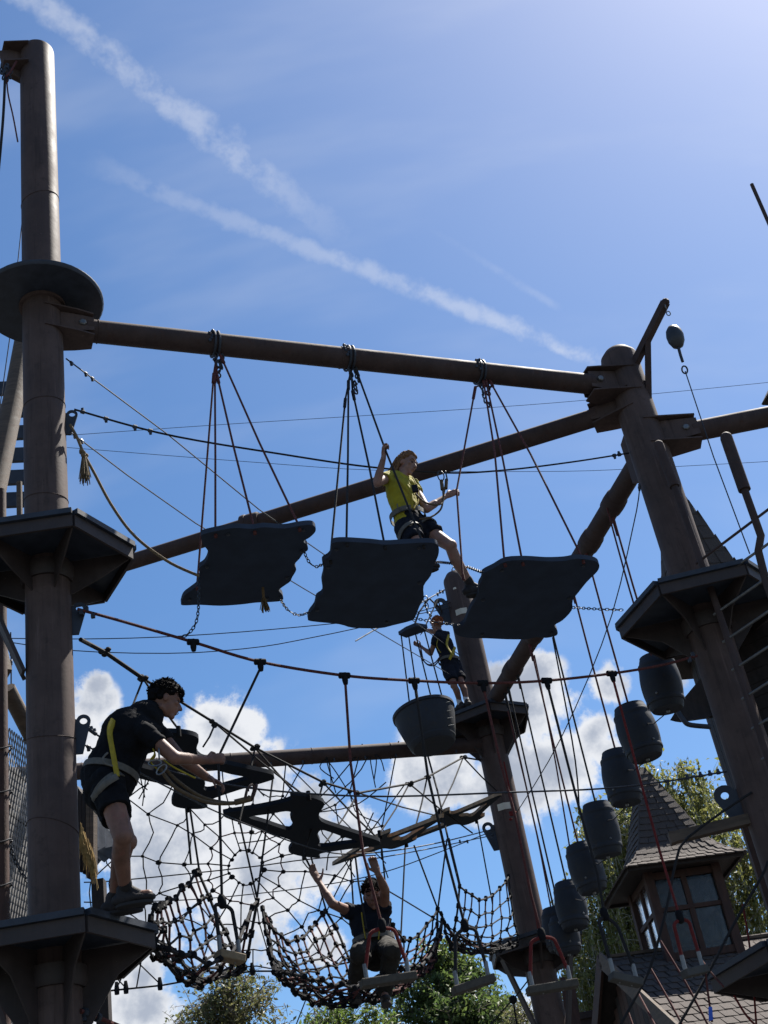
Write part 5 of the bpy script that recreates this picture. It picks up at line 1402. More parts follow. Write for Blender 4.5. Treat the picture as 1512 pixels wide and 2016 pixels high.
tree('leafy_tree', 'small olive tree top beside the far post', ground_at(1035, 2010, 34), 8.5, [lobe(1030, 2002, 34, 0.5, 0.4), lobe(1060, 2025, 34, 0.8, 0.5)], M_OLIVE, M_BARK, 30, 1300, 0.065, 0.22, 0.05, 0.12, 17)
# conifer behind the house corner
cb = ground_at(1150, 1960, 48); cz = AD(1150, 1895, 48).z
th = thing('conifer_tree', cb, 'dark conifer tip behind the gable of the shingled house', 'tree', 'trees beyond the ropes course')
m = MB(); m.tube([cb, cb + Z3 * cz], [0.22, 0.02], 8); m.build('trunk', M_BARK, th)
vs, fs = [], []; rnd = random.Random(5)
for k in range(26):
    z = cz - 0.2 - k * 0.22; L = 0.22 + k * 0.085
    for j in range(7):
        a = rnd.uniform(0, 6.28); d = Vector((math.cos(a), math.sin(a), 0))
        for q in range(16):
            f = rnd.random(); p = cb + Z3 * (z - 0.35 * L * f * f) + d * L * f
            u = (d + Vector((rnd.gauss(0, .7), rnd.gauss(0, .7), rnd.gauss(-.2, .4)))).normalized(); w = u.orthogonal().normalized(); s = rnd.uniform(.05, .1)
            o = len(vs); vs += [p, p + u * s + w * .02, p + u * s * 2, p + u * s - w * .02]; fs.append((o, o + 1, o + 2, o + 3))
m = MB(); m.v = vs; m.f = fs; m.mi = [0] * len(fs); m.build('crown', M_CONIF, th, smooth=False)

# ================================================================== people
SKIN = mat('skin', (0.15, 0.078, 0.056), 0.6, 0.3, 7.0, 0.15, 60.0, col2=(0.17, 0.07, 0.053))
SKIN2 = mat('fair_skin', (0.22, 0.128, 0.1), 0.6, 0.25, 7.0, 0.15, 60.0, col2=(0.24, 0.11, 0.088))
C_BLACK = mat('black_cotton', (0.007, 0.0075, 0.0095), 0.95, 0.25, 12.0, 0.3, 180.0, spec=0.1)
C_NAVY = mat('navy_cloth', (0.011, 0.013, 0.02), 0.95, 0.25, 12.0, 0.3, 180.0, spec=0.1)
C_YELLOW = mat('yellow_cotton', (0.25, 0.22, 0.015), 0.85, 0.15, 10.0, 0.3, 180.0)
C_SHOE = mat('dark_trainer', (0.018, 0.016, 0.018), 0.75, 0.4, 25.0, 0.4, 90.0)
C_SOLE = mat('trainer_sole', (0.018, 0.018, 0.02), 0.8, 0.2, 20.0)
C_SOCK = mat('pale_sock', (0.45, 0.45, 0.46), 0.9, 0.1)
S_YEL = mat('yellow_webbing', (0.27, 0.21, 0.015), 0.7, 0.15, 30.0, 0.2, 200.0)
S_GREY = mat('grey_webbing', (0.09, 0.085, 0.075), 0.7, 0.2, 30.0, 0.2, 200.0)
S_LAN = mat('tan_lanyard', (0.075, 0.05, 0.025), 0.7, 0.25, 40.0, 0.2, 200.0)
C_OLIVE = mat('olive_trousers', (0.018, 0.016, 0.013), 0.9, 0.3, 12.0, 0.3, 150.0)
H_DARK = mat('dark_hair', (0.007, 0.006, 0.006), 0.9, 0.4, 40.0, 0.6, 120.0, spec=0.06)
H_BROWN = mat('brown_hair', (0.14, 0.08, 0.045), 0.75, 0.4, 40.0, 0.6, 120.0, spec=0.06)
H_RED = mat('red_brown_hair', (0.22, 0.075, 0.035), 0.75, 0.4, 40.0, 0.6, 120.0, spec=0.06)
EYE = mat('eye', (0.05, 0.035, 0.03), 0.2, 0.2)

fold = bpy.data.textures.new('cloth_folds', 'CLOUDS'); fold.noise_scale = 0.075; fold.noise_depth = 2
def fuse(name, mb, mt, parent, voxel=0.008, it=6, folds=0.0, fac=0.5):
    """one continuous skin over overlapping solids"""
    ob = mb.build(name + '_raw', mt, parent)
    r = ob.modifiers.new('r', 'REMESH'); r.mode = 'VOXEL'; r.voxel_size = voxel; r.use_smooth_shade = True
    s = ob.modifiers.new('s', 'SMOOTH'); s.iterations = it; s.factor = fac
    if folds:
        d = ob.modifiers.new('d', 'DISPLACE'); d.texture = fold; d.strength = folds; d.mid_level = 0.5; d.texture_coords = 'LOCAL'
    bpy.context.view_layer.update()
    dg = bpy.context.evaluated_depsgraph_get()
    me = bpy.data.meshes.new_from_object(ob.evaluated_get(dg))
    me.name = name
    old = ob.data; ob.modifiers.clear(); ob.data = me; bpy.data.meshes.remove(old)
    if not me.materials: me.materials.append(mt)
    me.polygons.foreach_set('use_smooth', [True] * len(me.polygons))
    ORIG.pop(ob.name, None); ob.name = name; ORIG[ob.name] = ORIG[parent.name]
    return ob

def J(p, px, py, L, near=True):
    """the joint on the sight line of (px, py) at bone length L from joint p"""
    v = ray(px, py); w = CAM - p; b = w.dot(v); c = w.dot(w) - L * L; disc = b * b - c
    if disc <= 0: return CAM + v * (-b)
    t = -b - math.sqrt(disc) if near else -b + math.sqrt(disc)
    return CAM + v * t

def hand(m, wr, d, pn, th, curl=1.0, s=1.0, grip=True):
    """palm, four jointed fingers closing towards pn, thumb leaving the side th"""
    d = d.normalized(); pn = (pn - d * pn.dot(d)).normalized(); lat = d.cross(pn); lat = lat if lat.dot(th) > 0 else -lat
    m.cone(wr - d * 0.02 * s, wr + d * 0.03 * s, 0.027 * s, 0.03 * s, 10, 0.75, lat)
    m.cone(wr + d * 0.03 * s, wr + d * 0.082 * s, 0.036 * s, 0.038 * s, 12, 0.42, lat)
    for k, (o, L) in enumerate(((0.029, 0.92), (0.0097, 1.0), (-0.0097, 0.95), (-0.029, 0.78))):
        p = wr + d * (0.088 - abs(o) * 0.12) * s + lat * o * s
        a = 0.25 * curl; dirv = d
        for L0, r0, r1 in ((0.042, .0098, .009), (0.028, .009, .008), (0.022, .008, .0066)):
            dirv = (d * math.cos(a) + pn * math.sin(a)) + lat * o * (1.5 if curl < 0.7 else 0.2)
            q = p + dirv.normalized() * L0 * L * s
            m.cone(p, q, r0 * s, r1 * s, 8); p = q; a += (0.95 + 0.06 * k) * curl
    p = wr + d * 0.028 * s + lat * 0.026 * s
    t1 = (d * 0.6 + lat * 0.75 + pn * 0.35 * curl).normalized(); q = p + t1 * 0.04 * s; m.cone(p, q, .0135 * s, .0115 * s, 8)
    t2 = (d * 0.75 + lat * (0.1 if grip else 0.5) + pn * 0.75 * curl).normalized(); r = q + t2 * 0.032 * s; m.cone(q, r, .011 * s, .0095 * s, 8)
    m.cone(r, r + (t2 + pn * 0.4 * curl - lat * 0.3 * curl).normalized() * 0.024 * s, .0095 * s, .0075 * s, 8)

def head(m, c, f, u, s=1.0):
    f = f.normalized(); u = (u - f * u.dot(f)).normalized(); l = f.cross(u)
    A = (l, f, u)
    m.ball(c + u * 0.025 * s - f * 0.012 * s, (0.076 * s, 0.098 * s, 0.1 * s), 18, 12, A)
    m.ball(c - u * 0.03 * s + f * 0.026 * s, (0.062 * s, 0.066 * s, 0.078 * s), 14, 10, A)
    m.ball(c - u * 0.096 * s + f * 0.066 * s, (0.027 * s, 0.022 * s, 0.022 * s), 10, 7, A)
    m.cone(c - u * 0.07 * s - f * 0.02 * s + l * 0.045 * s, c - u * 0.095 * s + f * 0.06 * s, 0.022 * s, 0.016 * s, 8); m.cone(c - u * 0.07 * s - f * 0.02 * s - l * 0.045 * s, c - u * 0.095 * s + f * 0.06 * s, 0.022 * s, 0.016 * s, 8)
    m.cone(c + u * 0.018 * s + f * 0.082 * s, c - u * 0.028 * s + f * 0.112 * s, 0.0085 * s, 0.0135 * s, 8)
    for sg in (-1, 1):
        m.ball(c - u * 0.034 * s + f * 0.099 * s + l * sg * 0.012 * s, 0.009 * s, 8, 6)
        m.cone(c + u * 0.03 * s + f * 0.082 * s + l * sg * 0.012 * s, c + u * 0.028 * s + f * 0.07 * s + l * sg * 0.05 * s, 0.011 * s, 0.009 * s, 8)
        m.ball(c - u * 0.012 * s + f * 0.066 * s + l * sg * 0.044 * s, (0.022 * s, 0.02 * s, 0.018 * s), 8, 6, A)
        m.ball(c - u * 0.005 * s - f * 0.01 * s + l * sg * 0.078 * s, (0.010 * s, 0.019 * s, 0.032 * s), 10, 7, ((l + f * 0.4 * sg).normalized(), (f - l * 0.4 * sg).normalized(), u))
    m.cone(c - u * 0.056 * s + f * 0.09 * s - l * 0.018 * s, c - u * 0.056 * s + f * 0.09 * s + l * 0.018 * s, 0.008 * s, 0.008 * s, 8)
    m.cone(c - u * 0.069 * s + f * 0.087 * s - l * 0.014 * s, c - u * 0.069 * s + f * 0.087 * s + l * 0.014 * s, 0.0085 * s, 0.0085 * s, 8)
def face_parts(th, c, f, u, s, hairm):
    f = f.normalized(); u = (u - f * u.dot(f)).normalized(); l = f.cross(u)
    for sg in (-1, 1):
        m = MB(); m.ball(c + u * 0.008 * s + f * 0.08 * s + l * sg * 0.032 * s, (0.012 * s, 0.008 * s, 0.007 * s), 8, 6, (l, f, u)); m.build('eye', EYE, th)
        m = MB(); m.tube([c + u * 0.034 * s + f * 0.092 * s + l * sg * 0.014 * s, c + u * 0.04 * s + f * 0.088 * s + l * sg * 0.034 * s, c + u * 0.034 * s + f * 0.076 * s + l * sg * 0.052 * s], 0.0045 * s, 6); m.build('eyebrow', hairm, th)
    m = MB(); m.tube([c - u * 0.0625 * s + f * 0.098 * s - l * 0.02 * s, c - u * 0.0615 * s + f * 0.103 * s, c - u * 0.0625 * s + f * 0.098 * s + l * 0.02 * s], 0.0025 * s, 5); m.build('mouth', mat('lip', (0.22, 0.08, 0.07), 0.5), th)

def hair(th, c, f, u, s, mt, style, rnd):
    f = f.normalized(); u = (u - f * u.dot(f)).normalized(); l = f.cross(u); A = (l, f, u)
    m = MB(); o = c + u * 0.032 * s - f * 0.018 * s
    m.ball(o + u * 0.006 * s - f * 0.004 * s, (0.082 * s, 0.098 * s, 0.1 * s), 16, 10, A)
    def on(th_, ph, k=1.0): return o + (l * math.sin(ph) * math.sin(th_) * 0.082 + f * math.cos(ph) * math.sin(th_) * 0.104 + u * math.cos(th_) * 0.107) * s * k
    n = {'curly': 230, 'short': 170, 'long': 120}[style]
    for _ in range(n):
        ph = rnd.uniform(-math.pi, math.pi); t = rnd.uniform(0, 1.0) ** 0.7
        lim = 0.98 if abs(ph) < 1.0 else (1.55 if abs(ph) < 1.9 else 2.15)
        tt = t * lim
        p = on(tt, ph, rnd.uniform(0.97, 1.08 if style == 'curly' else 1.05))
        r = rnd.uniform(0.012, 0.021) * s
        m.ball(p, (r, r, r * 0.8), 7, 5)
        if style == 'curly' and rnd.random() < 0.5:
            q = p + Vector((rnd.gauss(0, 1), rnd.gauss(0, 1), rnd.gauss(0, 1))).normalized() * 0.017 * s
            m.tube(catmull([p, p.lerp(q, 0.5) + u * 0.006, q], 5), [0.007 * s, .006 * s, .005 * s, .004 * s, .003 * s], 5)
    if style == 'curly':
        for _ in range(46):                           # fringe falling over the brow
            p = on(rnd.uniform(0.75, 1.15), rnd.uniform(-0.9, 0.9), 1.1) + f * rnd.uniform(0.0, 0.02) * s; m.ball(p, rnd.uniform(0.011, 0.017) * s, 7, 5)
    if style == 'short':
        for _ in range(60):
            p = on(rnd.uniform(0.6, 1.05), rnd.uniform(-0.9, 0.9), 1.06); m.ball(p, rnd.uniform(0.01, 0.016) * s, 7, 5)
    # the face stays free: fuse only what lies above the brow line
    ob = fuse('hair', m, mt, th, 0.0065, 2)
    if style == 'long':
        for k in range(60):
            ph = rnd.uniform(1.2, 5.1); a = on(1.35, ph, 1.03)
            e = c - u * rnd.uniform(0.16, 0.30) * s - f * rnd.uniform(0.07, 0.19) * s + l * rnd.uniform(-0.09, 0.09) * s
            mm = MB(); mid = a.lerp(e, 0.5) - f * rnd.uniform(0, 0.03) + l * rnd.uniform(-.02, .02)
            mm.tube(catmull([a, mid, e], 8), [0.014 * s, .016 * s, .016 * s, .014 * s, .012 * s, .01 * s, .007 * s, .003 * s], 6); mm.build('hair_strand', mt, ob)
    else:
        mm = MB()
        for _ in range(420 if style == 'curly' else 220):
            p = on(rnd.uniform(0.0, 1.5), rnd.uniform(-math.pi, math.pi), 1.05); d = (p - o).normalized() * 0.02 * s
            q = p + d + Vector((rnd.gauss(0, 1), rnd.gauss(0, 1), rnd.gauss(0, 1))) * 0.008 * s
            w2 = Vector((rnd.gauss(0, 1), rnd.gauss(0, 1), rnd.gauss(0, 1))) * 0.009 * s; mm.tube(catmull([p - d * .3, p.lerp(q, .4) + w2, p.lerp(q, .8) - w2 * .6, q], 7), [0.0042 * s] * 5 + [.003 * s, .0012 * s], 4, False)
        mm.build('loose_hair', mt, ob, kind='stuff')
    return ob

def limb_arm(m, sh, el, wr, s, k=1.0):
    m.cone(sh, el, 0.052 * s * k, 0.041 * s * k, 14); m.cone(el, el.lerp(wr, 0.4), 0.042 * s * k, 0.040 * s * k, 14); m.cone(el.lerp(wr, 0.3), wr, 0.041 * s * k, 0.027 * s * k, 14, 0.85)
def limb_leg(m, hp, kn, an, back, s, k=1.0):
    m.cone(hp, kn, 0.088 * s * k, 0.058 * s * k, 16); m.ball(kn - back * 0.012 * s, 0.056 * s * k, 12, 8)
    m.cone(kn, kn.lerp(an, 0.32) + back * 0.016 * s, 0.053 * s * k, 0.057 * s * k, 14); m.cone(kn.lerp(an, 0.32) + back * 0.016 * s, an, 0.056 * s * k, 0.036 * s * k, 14)
def foot_bare(m, an, toe, s):
    d = (toe - an); d.z *= 0.2; d.normalize(); m.cone(an - Z3 * 0.045 * s - d * 0.04 * s, an - Z3 * 0.055 * s + d * 0.15 * s, 0.035 * s, 0.03 * s, 12)
def shoe(th, an, d, s, mt=C_SHOE, ground=None):
    d = d.copy(); d.z *= 0.15; d.normalize(); l = d.cross(Z3)
    b = an - Z3 * 0.062 * s
    m = MB()
    m.cone(b - d * 0.055 * s, b + d * 0.05 * s + Z3 * 0.005, 0.042 * s, 0.046 * s, 14, 0.95, l); m.cone(b + d * 0.05 * s, b + d * 0.165 * s - Z3 * 0.012 * s, 0.046 * s, 0.034 * s, 14, 0.72, l)
    m.cone(an - d * 0.015 * s, b - d * 0.02 * s, 0.047 * s, 0.047 * s, 14); m.cone(an + Z3 * 0.0 + d * 0.02 * s, b + d * 0.1 * s + Z3 * 0.012, 0.036 * s, 0.03 * s, 12)
    sh = fuse('shoe', m, mt, th, 0.007, 4)
    m = MB(); pts = []
    for i in range(20):
        a = 2 * math.pi * i / 20; x = math.cos(a); y = math.sin(a)
        pts.append(b - Z3 * 0.052 * s + d * (0.055 + 0.125 * x) * s + l * (0.045 * y * (1 - 0.12 * x)) * s)
    m.prism(pts, Z3 * 0.018 * s); m.build('sole', C_SOLE, sh, smooth=False)
    m = MB()
    for k in range(4):
        q = b + d * (0.045 + 0.025 * k) * s + Z3 * (0.052 - 0.009 * k) * s; m.tube([q - l * 0.024 * s, q + Z3 * 0.008, q + l * 0.024 * s], 0.004 * s, 5)
    m.build('laces', mat('shoe_laces', (0.2, 0.18, 0.17), 0.8), sh)
    m = MB(); m.lathe([(0.042 * s, -0.02), (0.045 * s, 0.0), (0.043 * s, 0.05), (0.039 * s, 0.075)], an + Z3 * 0.0, Z3, 14); return sh
def ring_strap(th, c, ax, u, ru, rv, w, mt, name='strap', t=0.008):
    ax = ax.normalized(); u = (u - ax * u.dot(ax)).normalized(); v = ax.cross(u); N = 28; m = MB()
    pr = []
    for i in range(N):
        a = 2 * math.pi * i / N; e = u * math.cos(a) * ru + v * math.sin(a) * rv
        nn = (u * math.cos(a) / ru + v * math.sin(a) / rv).normalized()
        pr.append((c + e, nn))
    vs = []
    for p, nn in pr: vs += [p - ax * w / 2, p + ax * w / 2, p + ax * w / 2 + nn * t, p - ax * w / 2 + nn * t]
    fs = []
    for i in range(N):
        a = i * 4; b = ((i + 1) % N) * 4
        for k in range(4): fs.append((a + k, a + (k + 1) % 4, b + (k + 1) % 4, b + k))
    m.add(vs, fs); return m.build(name, mt, th)
def band(th, pts, w, mt, name='strap', n=16, t=0.3):
    m = MB(); m.tube(catmull(pts, n), w / 2, 10, True, flat=t); return m.build(name, mt, th)
def snap(m, c, a, b, R=0.022, r=0.0055): ringlink(m, c, a.normalized(), b.normalized(), R, r, 2.0)

def torso(m, pel, che, nek, lat, s, w=1.0, extra=0.0, dp=1.0):
    """pelvis-to-shoulder trunk; extra thickens it for clothes"""
    fr = (che - pel).normalized().cross(lat).normalized()
    bel = pel.lerp(che, 0.5)
    m.cone(pel, bel, (0.152 * w + extra) * s, (0.138 * w + extra) * s, 20, 0.76 * dp, lat, 0.74 * dp); m.cone(bel, che, (0.138 * w + extra) * s, (0.165 * w + extra) * s, 20, 0.74 * dp, lat, 0.7 * dp)
    m.cone(che, che.lerp(nek, 0.62), (0.165 * w + extra) * s, (0.12 * w + extra) * s, 20, 0.68 * dp, lat, 0.66 * dp)

def person(label, j, s, skin, shirt, bottom, hairm, style, face, up, lat, w=1.0, sleeve=0.55, leg_cover=0.55, trousers=False, hands=None, seed=1, build=1.0, group='climbers on the ropes course', socks=None, depth=1.0):
    rnd = random.Random(seed)
    base = Vector((j['pel'].x, j['pel'].y, min(j['anL'].z, j['anR'].z) - 0.1))
    th = thing('person', base, label, 'person', group)
    m = MB()
    torso(m, j['pel'], j['che'], j['nek'], lat, s, w * 0.9, 0, depth)
    m.cone(j['shL'], j['shR'], 0.05 * s, 0.05 * s, 14); m.cone(j['nek'] - (j['nek'] - j['che']).normalized() * 0.04, j['hed'] - up * 0.03, 0.056 * s, 0.052 * s, 14)
    for a in 'LR':
        m.cone(j['che'].lerp(j['nek'], 0.55), j['sh' + a], 0.066 * s, 0.05 * s, 14)
        limb_arm(m, j['sh' + a], j['el' + a], j['wr' + a], s, build)
        back = -(j['fd' + a] - j['an' + a]); back.z = 0; back.normalize()
        limb_leg(m, j['hp' + a], j['kn' + a], j['an' + a], back, s, build); foot_bare(m, j['an' + a], j['fd' + a], s)
        hd, pn, tb, cu = hands[a]; hand(m, j['wr' + a], hd, pn, tb, cu, s * 1.04, cu > 0.5)
    m.cone(j['hpL'], j['hpR'], 0.085 * s, 0.085 * s, 14)
    head(m, j['hed'], face, up, s * 1.02)
    fuse('body', m, skin, th, 0.0062, 4)
    face_parts(th, j['hed'], face, up, s * 1.02, hairm)
    hair(th, j['hed'], face, up, s * 1.0, hairm, style, rnd)
    # shirt
    m = MB(); ex = 0.02
    dwn = (j['pel'] - j['che']).normalized()
    torso(m, j['pel'] - dwn * 0.02, j['che'], j['nek'], lat, s, w, ex, depth)
    m.cone(j['shL'].lerp(j['shR'], 0.05), j['shL'].lerp(j['shR'], 0.95), 0.074 * s, 0.074 * s, 14)
    for a in 'LR':
        m.cone(j['che'].lerp(j['nek'], 0.5), j['sh' + a], 0.088 * s, 0.072 * s, 14)
        e = j['sh' + a].lerp(j['el' + a], sleeve); m.tube([j['sh' + a], j['sh' + a].lerp(e, 0.5), e], [0.07 * s, 0.066 * s, 0.064 * s], 18)
    fuse('shirt', m, shirt, th, 0.009, 3, 0.03)
    # shorts or trousers
    m = MB()
    m.cone(j['pel'] - dwn * 0.06, j['pel'] + dwn * 0.03, (0.155 * w + .012) * s, (0.16 * w + .012) * s, 20, 0.8, lat)
    for a in 'LR':
        hp, kn = j['hp' + a], j['kn' + a]
        if trousers:
            m.tube([hp, hp.lerp(kn, .5), kn, kn.lerp(j['an' + a], .5), j['an' + a]], [0.108 * s, 0.1 * s, 0.082 * s, 0.074 * s, 0.07 * s], 18); m.ball(kn, 0.08 * s, 12, 8)
        else:
            e = hp.lerp(kn, leg_cover); m.ball(hp, 0.116 * s, 14, 8); m.tube([hp, hp.lerp(e, .5), e], [0.114 * s, 0.112 * s, 0.106 * s], 20)
    fuse('trousers' if trousers else 'shorts', m, bottom, th, 0.009, 3, 0.03)
    for a in 'LR':
        sh = shoe(th, j['an' + a], j['fd' + a] - j['an' + a], s)
        m = MB(); m.lathe([(0.040 * s, -0.03), (0.046 * s, 0.0), (0.045 * s, 0.06), (0.040 * s, 0.085)], j['an' + a], (j['kn' + a] - j['an' + a]), 16); m.build('sock', socks or C_SHOE, th)
    return th

# ---- climber in black on the lower platform
zf = ZL1 + 0.07
anR = AZ(247, 1752, zf + 0.1)
knR = J(anR, 241, 1647, 0.43, True); hpR = J(knR, 211, 1540, 0.44, False)
D1 = math.hypot(hpR.x, hpR.y); inw = Vector((hpR.x, hpR.y, 0)).normalized()      # away from the photographer
pel = hpR + inw * 0.1 + Z3 * 0.05
rgt0 = inw.cross(Z3).normalized(); rgt0 = rgt0 if rgt0.x > 0 else -rgt0
hpL = hpR + inw * 0.19
anL = anR + inw * 0.13 - rgt0 * 0.07
knL = J(hpL, 249, 1658, 0.44, True)
che = AD(252, 1446, D1 + 0.08); nek = AD(300, 1400, D1 + 0.08)
hed = AD(327, 1381, D1 + 0.08)
shR = AD(284, 1440, D1 - 0.09); shL = AD(304, 1434, D1 + 0.24)
elR = J(shR, 344, 1492, 0.29, True); wrR = J(elR, 404, 1497, 0.255, False)
elL = J(shL, 352, 1490, 0.29, True); wrL = J(elL, 407, 1530, 0.255, False)
rgt = inw.cross(Z3).normalized(); rgt = rgt if rgt.x > 0 else -rgt
jA = dict(pel=pel, che=che, nek=nek, hed=hed, shL=shL, shR=shR, elL=elL, elR=elR, wrL=wrL, wrR=wrR, hpL=hpL, hpR=hpR, knL=knL, knR=knR, anL=anL, anR=anR, fdL=anL + rgt * 0.2 - inw * 0.02, fdR=anR + rgt * 0.2 - inw * 0.05)
fcA = (rgt * 0.93 - Z3 * 0.32 + inw * 0.12).normalized(); upA = (Z3 * 0.95 + rgt * 0.3).normalized()
pA = person('curly haired climber in black shirt and shorts with yellow harness strap, bending to a rope', jA, 1.0, SKIN, C_BLACK, C_BLACK, H_DARK, 'curly', fcA, upA, inw, 1.05, 0.5, 0.52,
            hands=dict(R=((rgt * 0.96 + Z3 * 0.08), (-inw * -1.0), Z3, 1.15), L=((rgt * 0.8 - Z3 * 0.5), -Z3 + inw * 0.2, -inw, 0.7)), seed=2, depth=1.38, build=1.08)
ax = (che - pel).normalized()
ring_strap(pA, pel + ax * 0.06, ax + Z3 * 0.3, inw, 0.19, 0.185, 0.045, S_GREY, 'waist_belt')
for hp, kn in ((hpR, knR), (hpL, knL)): ring_strap(pA, hp.lerp(kn, 0.12) , (kn - hp) + rgt * 0.25, inw, 0.118, 0.122, 0.04, S_GREY, 'leg_loop')
band(pA, [AD(224, 1418, D1 - 0.09), AD(216, 1440, D1 - 0.12), AD(222, 1480, D1 - 0.125), AD(231, 1528, D1 - 0.11)], 0.052, S_YEL, 'shoulder_strap')
band(pA, [AD(231, 1528, D1 - 0.15), AD(205, 1545, D1 - 0.15), AD(182, 1572, D1 - 0.05)], 0.045, S_GREY, 'thigh_strap')
band(pA, [AD(298, 1468, D1 - 0.1), AD(305, 1485, D1 - 0.12), AD(297, 1500, D1 - 0.12), AD(312, 1516, D1 - 0.12)], 0.035, S_YEL, 'chest_strap')
m = MB(); snap(m, AD(313, 1485, D1 - .13), Z3, inw); snap(m, AD(305, 1502, D1 - .14), rgt, Z3); snap(m, AD(318, 1515, D1 - .14), rgt + Z3, Z3 - rgt); m.build('buckles', M_GALV, pA)
m = MB(); m.tube(catmull([AD(212, 1482, D1 - .19), AD(203, 1492, D1 - .2), AD(206, 1503, D1 - .2), AD(222, 1508, D1 - .18)], 12), 0.007, 6); m.build('gear_loop', S_GREY, pA)
m = MB(); m.tube(catmull([AD(314, 1512, D1 - .1), AD(345, 1550, D1 - .1), AD(400, 1577, D1 - .05), AD(440, 1582, D1), AD(478, 1578, D1), AD(492, 1568, D1)], 24), 0.013, 8); m.build('lanyard', S_LAN, pA)
m = MB(); m.tube(catmull([AD(320, 1508, D1 - .05), AD(350, 1538, D1 - .05), AD(395, 1568, D1), AD(440, 1580, D1 + .05), AD(475, 1580, D1 + .05)], 24), 0.012, 8); m.build('lanyard', S_LAN, pA)
m = MB(); m.tube([AD(462, 1580, D1), AD(494, 1572, D1)], 0.022, 8); m.build('grip_sleeve', S_LAN, pA)
m = MB(); snap(m, AD(492, 1560, D1), Z3 + rgt * 0.4, inw + rgt, 0.03, 0.008); snap(m, AD(500, 1560, D1 + .05), Z3 + rgt * 0.4, inw - rgt * 0.3, 0.03, 0.008); m.build('snap_hooks', M_REDWOOD, pA)
m = MB(); m.tube(catmull([AD(322, 1496, D1 - .1), AD(345, 1512, D1 - .1), AD(385, 1532, D1 - .05)], 10), 0.006, 6); m.build('thin_cord', S_YEL, pA)

# ---- climber in yellow between the boards
z2, z3 = PLANKZ[1] + 0.045, PLANKZ[2] + 0.045
anL = AZ(822, 1108, z2 + 0.1)
anR = AZ(927, 1153, z3 + 0.1)
Dp = math.hypot(anL.x, anL.y) + 0.12
pel = AD(808, 1036, Dp); inw = Vector((pel.x, pel.y, 0)).normalized(); rgt = inw.cross(Z3); rgt = rgt if rgt.x > 0 else -rgt
hpL = AD(800, 1042, Dp - 0.07); hpR = AD(826, 1036, Dp + 0.08)
knL = J(hpL, 838, 1092, 0.42, True); knR = J(hpR, 886, 1074, 0.42, True)
sc = 0.96
che = AD(790, 972, Dp - 0.02); nek = AD(786, 940, Dp); hed = AD(801, 915, Dp)
def on_rope(i, k, px, py):
    rp = rope_px[i][k]; a = AP(*rp[0], PL, pathN); b = AZ(*rp[2], PLANKZ[i] + 0.02)
    return AD(px, py, math.hypot(a.x, a.y) * 0.45 + math.hypot(b.x, b.y) * 0.55)
gL = on_rope(1, 3, 758, 884); gR = on_rope(2, 0, 897, 966)
shL = AD(764, 940, Dp - 0.1); shR = AD(812, 955, Dp + 0.14)
wrL = gL - Vector((gL.x - AD(742, 952, 10).x, 0, 0)) * 0 + (AD(756, 896, math.hypot(gL.x, gL.y)) - gL) * 1.4
elL = AD(742, 951, Dp - 0.28)
wrR = gR + (AD(880, 976, math.hypot(gR.x, gR.y)) - gR) * 1.1
elR = AD(840, 1002, (math.hypot(wrR.x, wrR.y) + Dp) / 2 - 0.05)
jB = dict(pel=pel, che=che, nek=nek, hed=hed, shL=shL, shR=shR, elL=elL, elR=elR, wrL=wrL, wrR=wrR, hpL=hpL, hpR=hpR, knL=knL, knR=knR, anL=anL, anR=anR, fdL=anL + rgt * 0.2, fdR=anR + rgt * 0.2 + inw * 0.05)
fcB = (rgt * 0.8 - inw * 0.42 - Z3 * 0.42).normalized(); upB = (Z3 * 0.95 + rgt * 0.22).normalized()
latB = (rgt * 0.5 + inw * 0.75).normalized()
pB = person('climber in yellow shirt and dark shorts stepping between hanging boards, brown hair', jB, sc, SKIN2, C_YELLOW, C_NAVY, H_BROWN, 'long', fcB, upB, latB, 0.98, 0.35, 0.5,
            hands=dict(L=((gL - wrL) + Z3 * 0.05, rgt * 0.6 - inw * 0.2, -inw - rgt * 0.4, 1.15), R=((gR - wrR) + rgt * 0.04, inw * 0.9 + rgt * 0.2, Z3, 1.15)), seed=4)
ax = (che - pel).normalized()
ring_strap(pB, pel + ax * 0.1, ax, latB, 0.175, 0.15, 0.05, S_GREY, 'waist_belt')
ring_strap(pB, hpL.lerp(knL, 0.2), (knL - hpL) + rgt * .1, inw, 0.118, 0.118, 0.04, S_GREY, 'leg_loop'); ring_strap(pB, hpR.lerp(knR, 0.2), (knR - hpR), inw, 0.118, 0.118, 0.04, S_GREY, 'leg_loop')
band(pB, [AD(770, 930, Dp - 0.12), AD(792, 955, Dp - 0.2), AD(808, 975, Dp - 0.2), AD(812, 1000, Dp - 0.18)], 0.03, S_YEL, 'shoulder_strap')
band(pB, [AD(812, 940, Dp - 0.02), AD(822, 960, Dp - 0.05), AD(824, 985, Dp - 0.08), AD(815, 1002, Dp - 0.16)], 0.03, S_YEL, 'shoulder_strap')
m = MB(); m.box(AD(817, 962, Dp - 0.17), (0.055, 0.03, 0.07)); m.build('chest_pouch', C_NAVY, pB, smooth=False)
m = MB(); m.tube(catmull([AD(782, 992, Dp - .2), AD(784, 1000, Dp - .2), AD(795, 1003, Dp - .2), AD(806, 999, Dp - .19)], 12), 0.006, 6); m.build('gear_loop', S_GREY, pB)
clipA = AD(869, 934, Dp + 0.02); clipB = AD(879, 934, Dp + 0.05)
m = MB(); m.tube(catmull([AD(818, 972, Dp - .15), AD(835, 988, Dp - .15), AD(858, 994, Dp - .1), AD(872, 988, Dp - .02), AD(872, 965, Dp), AD(870, 948, Dp + .02)], 22), 0.009, 8); m.build('lanyard', S_LAN, pB)
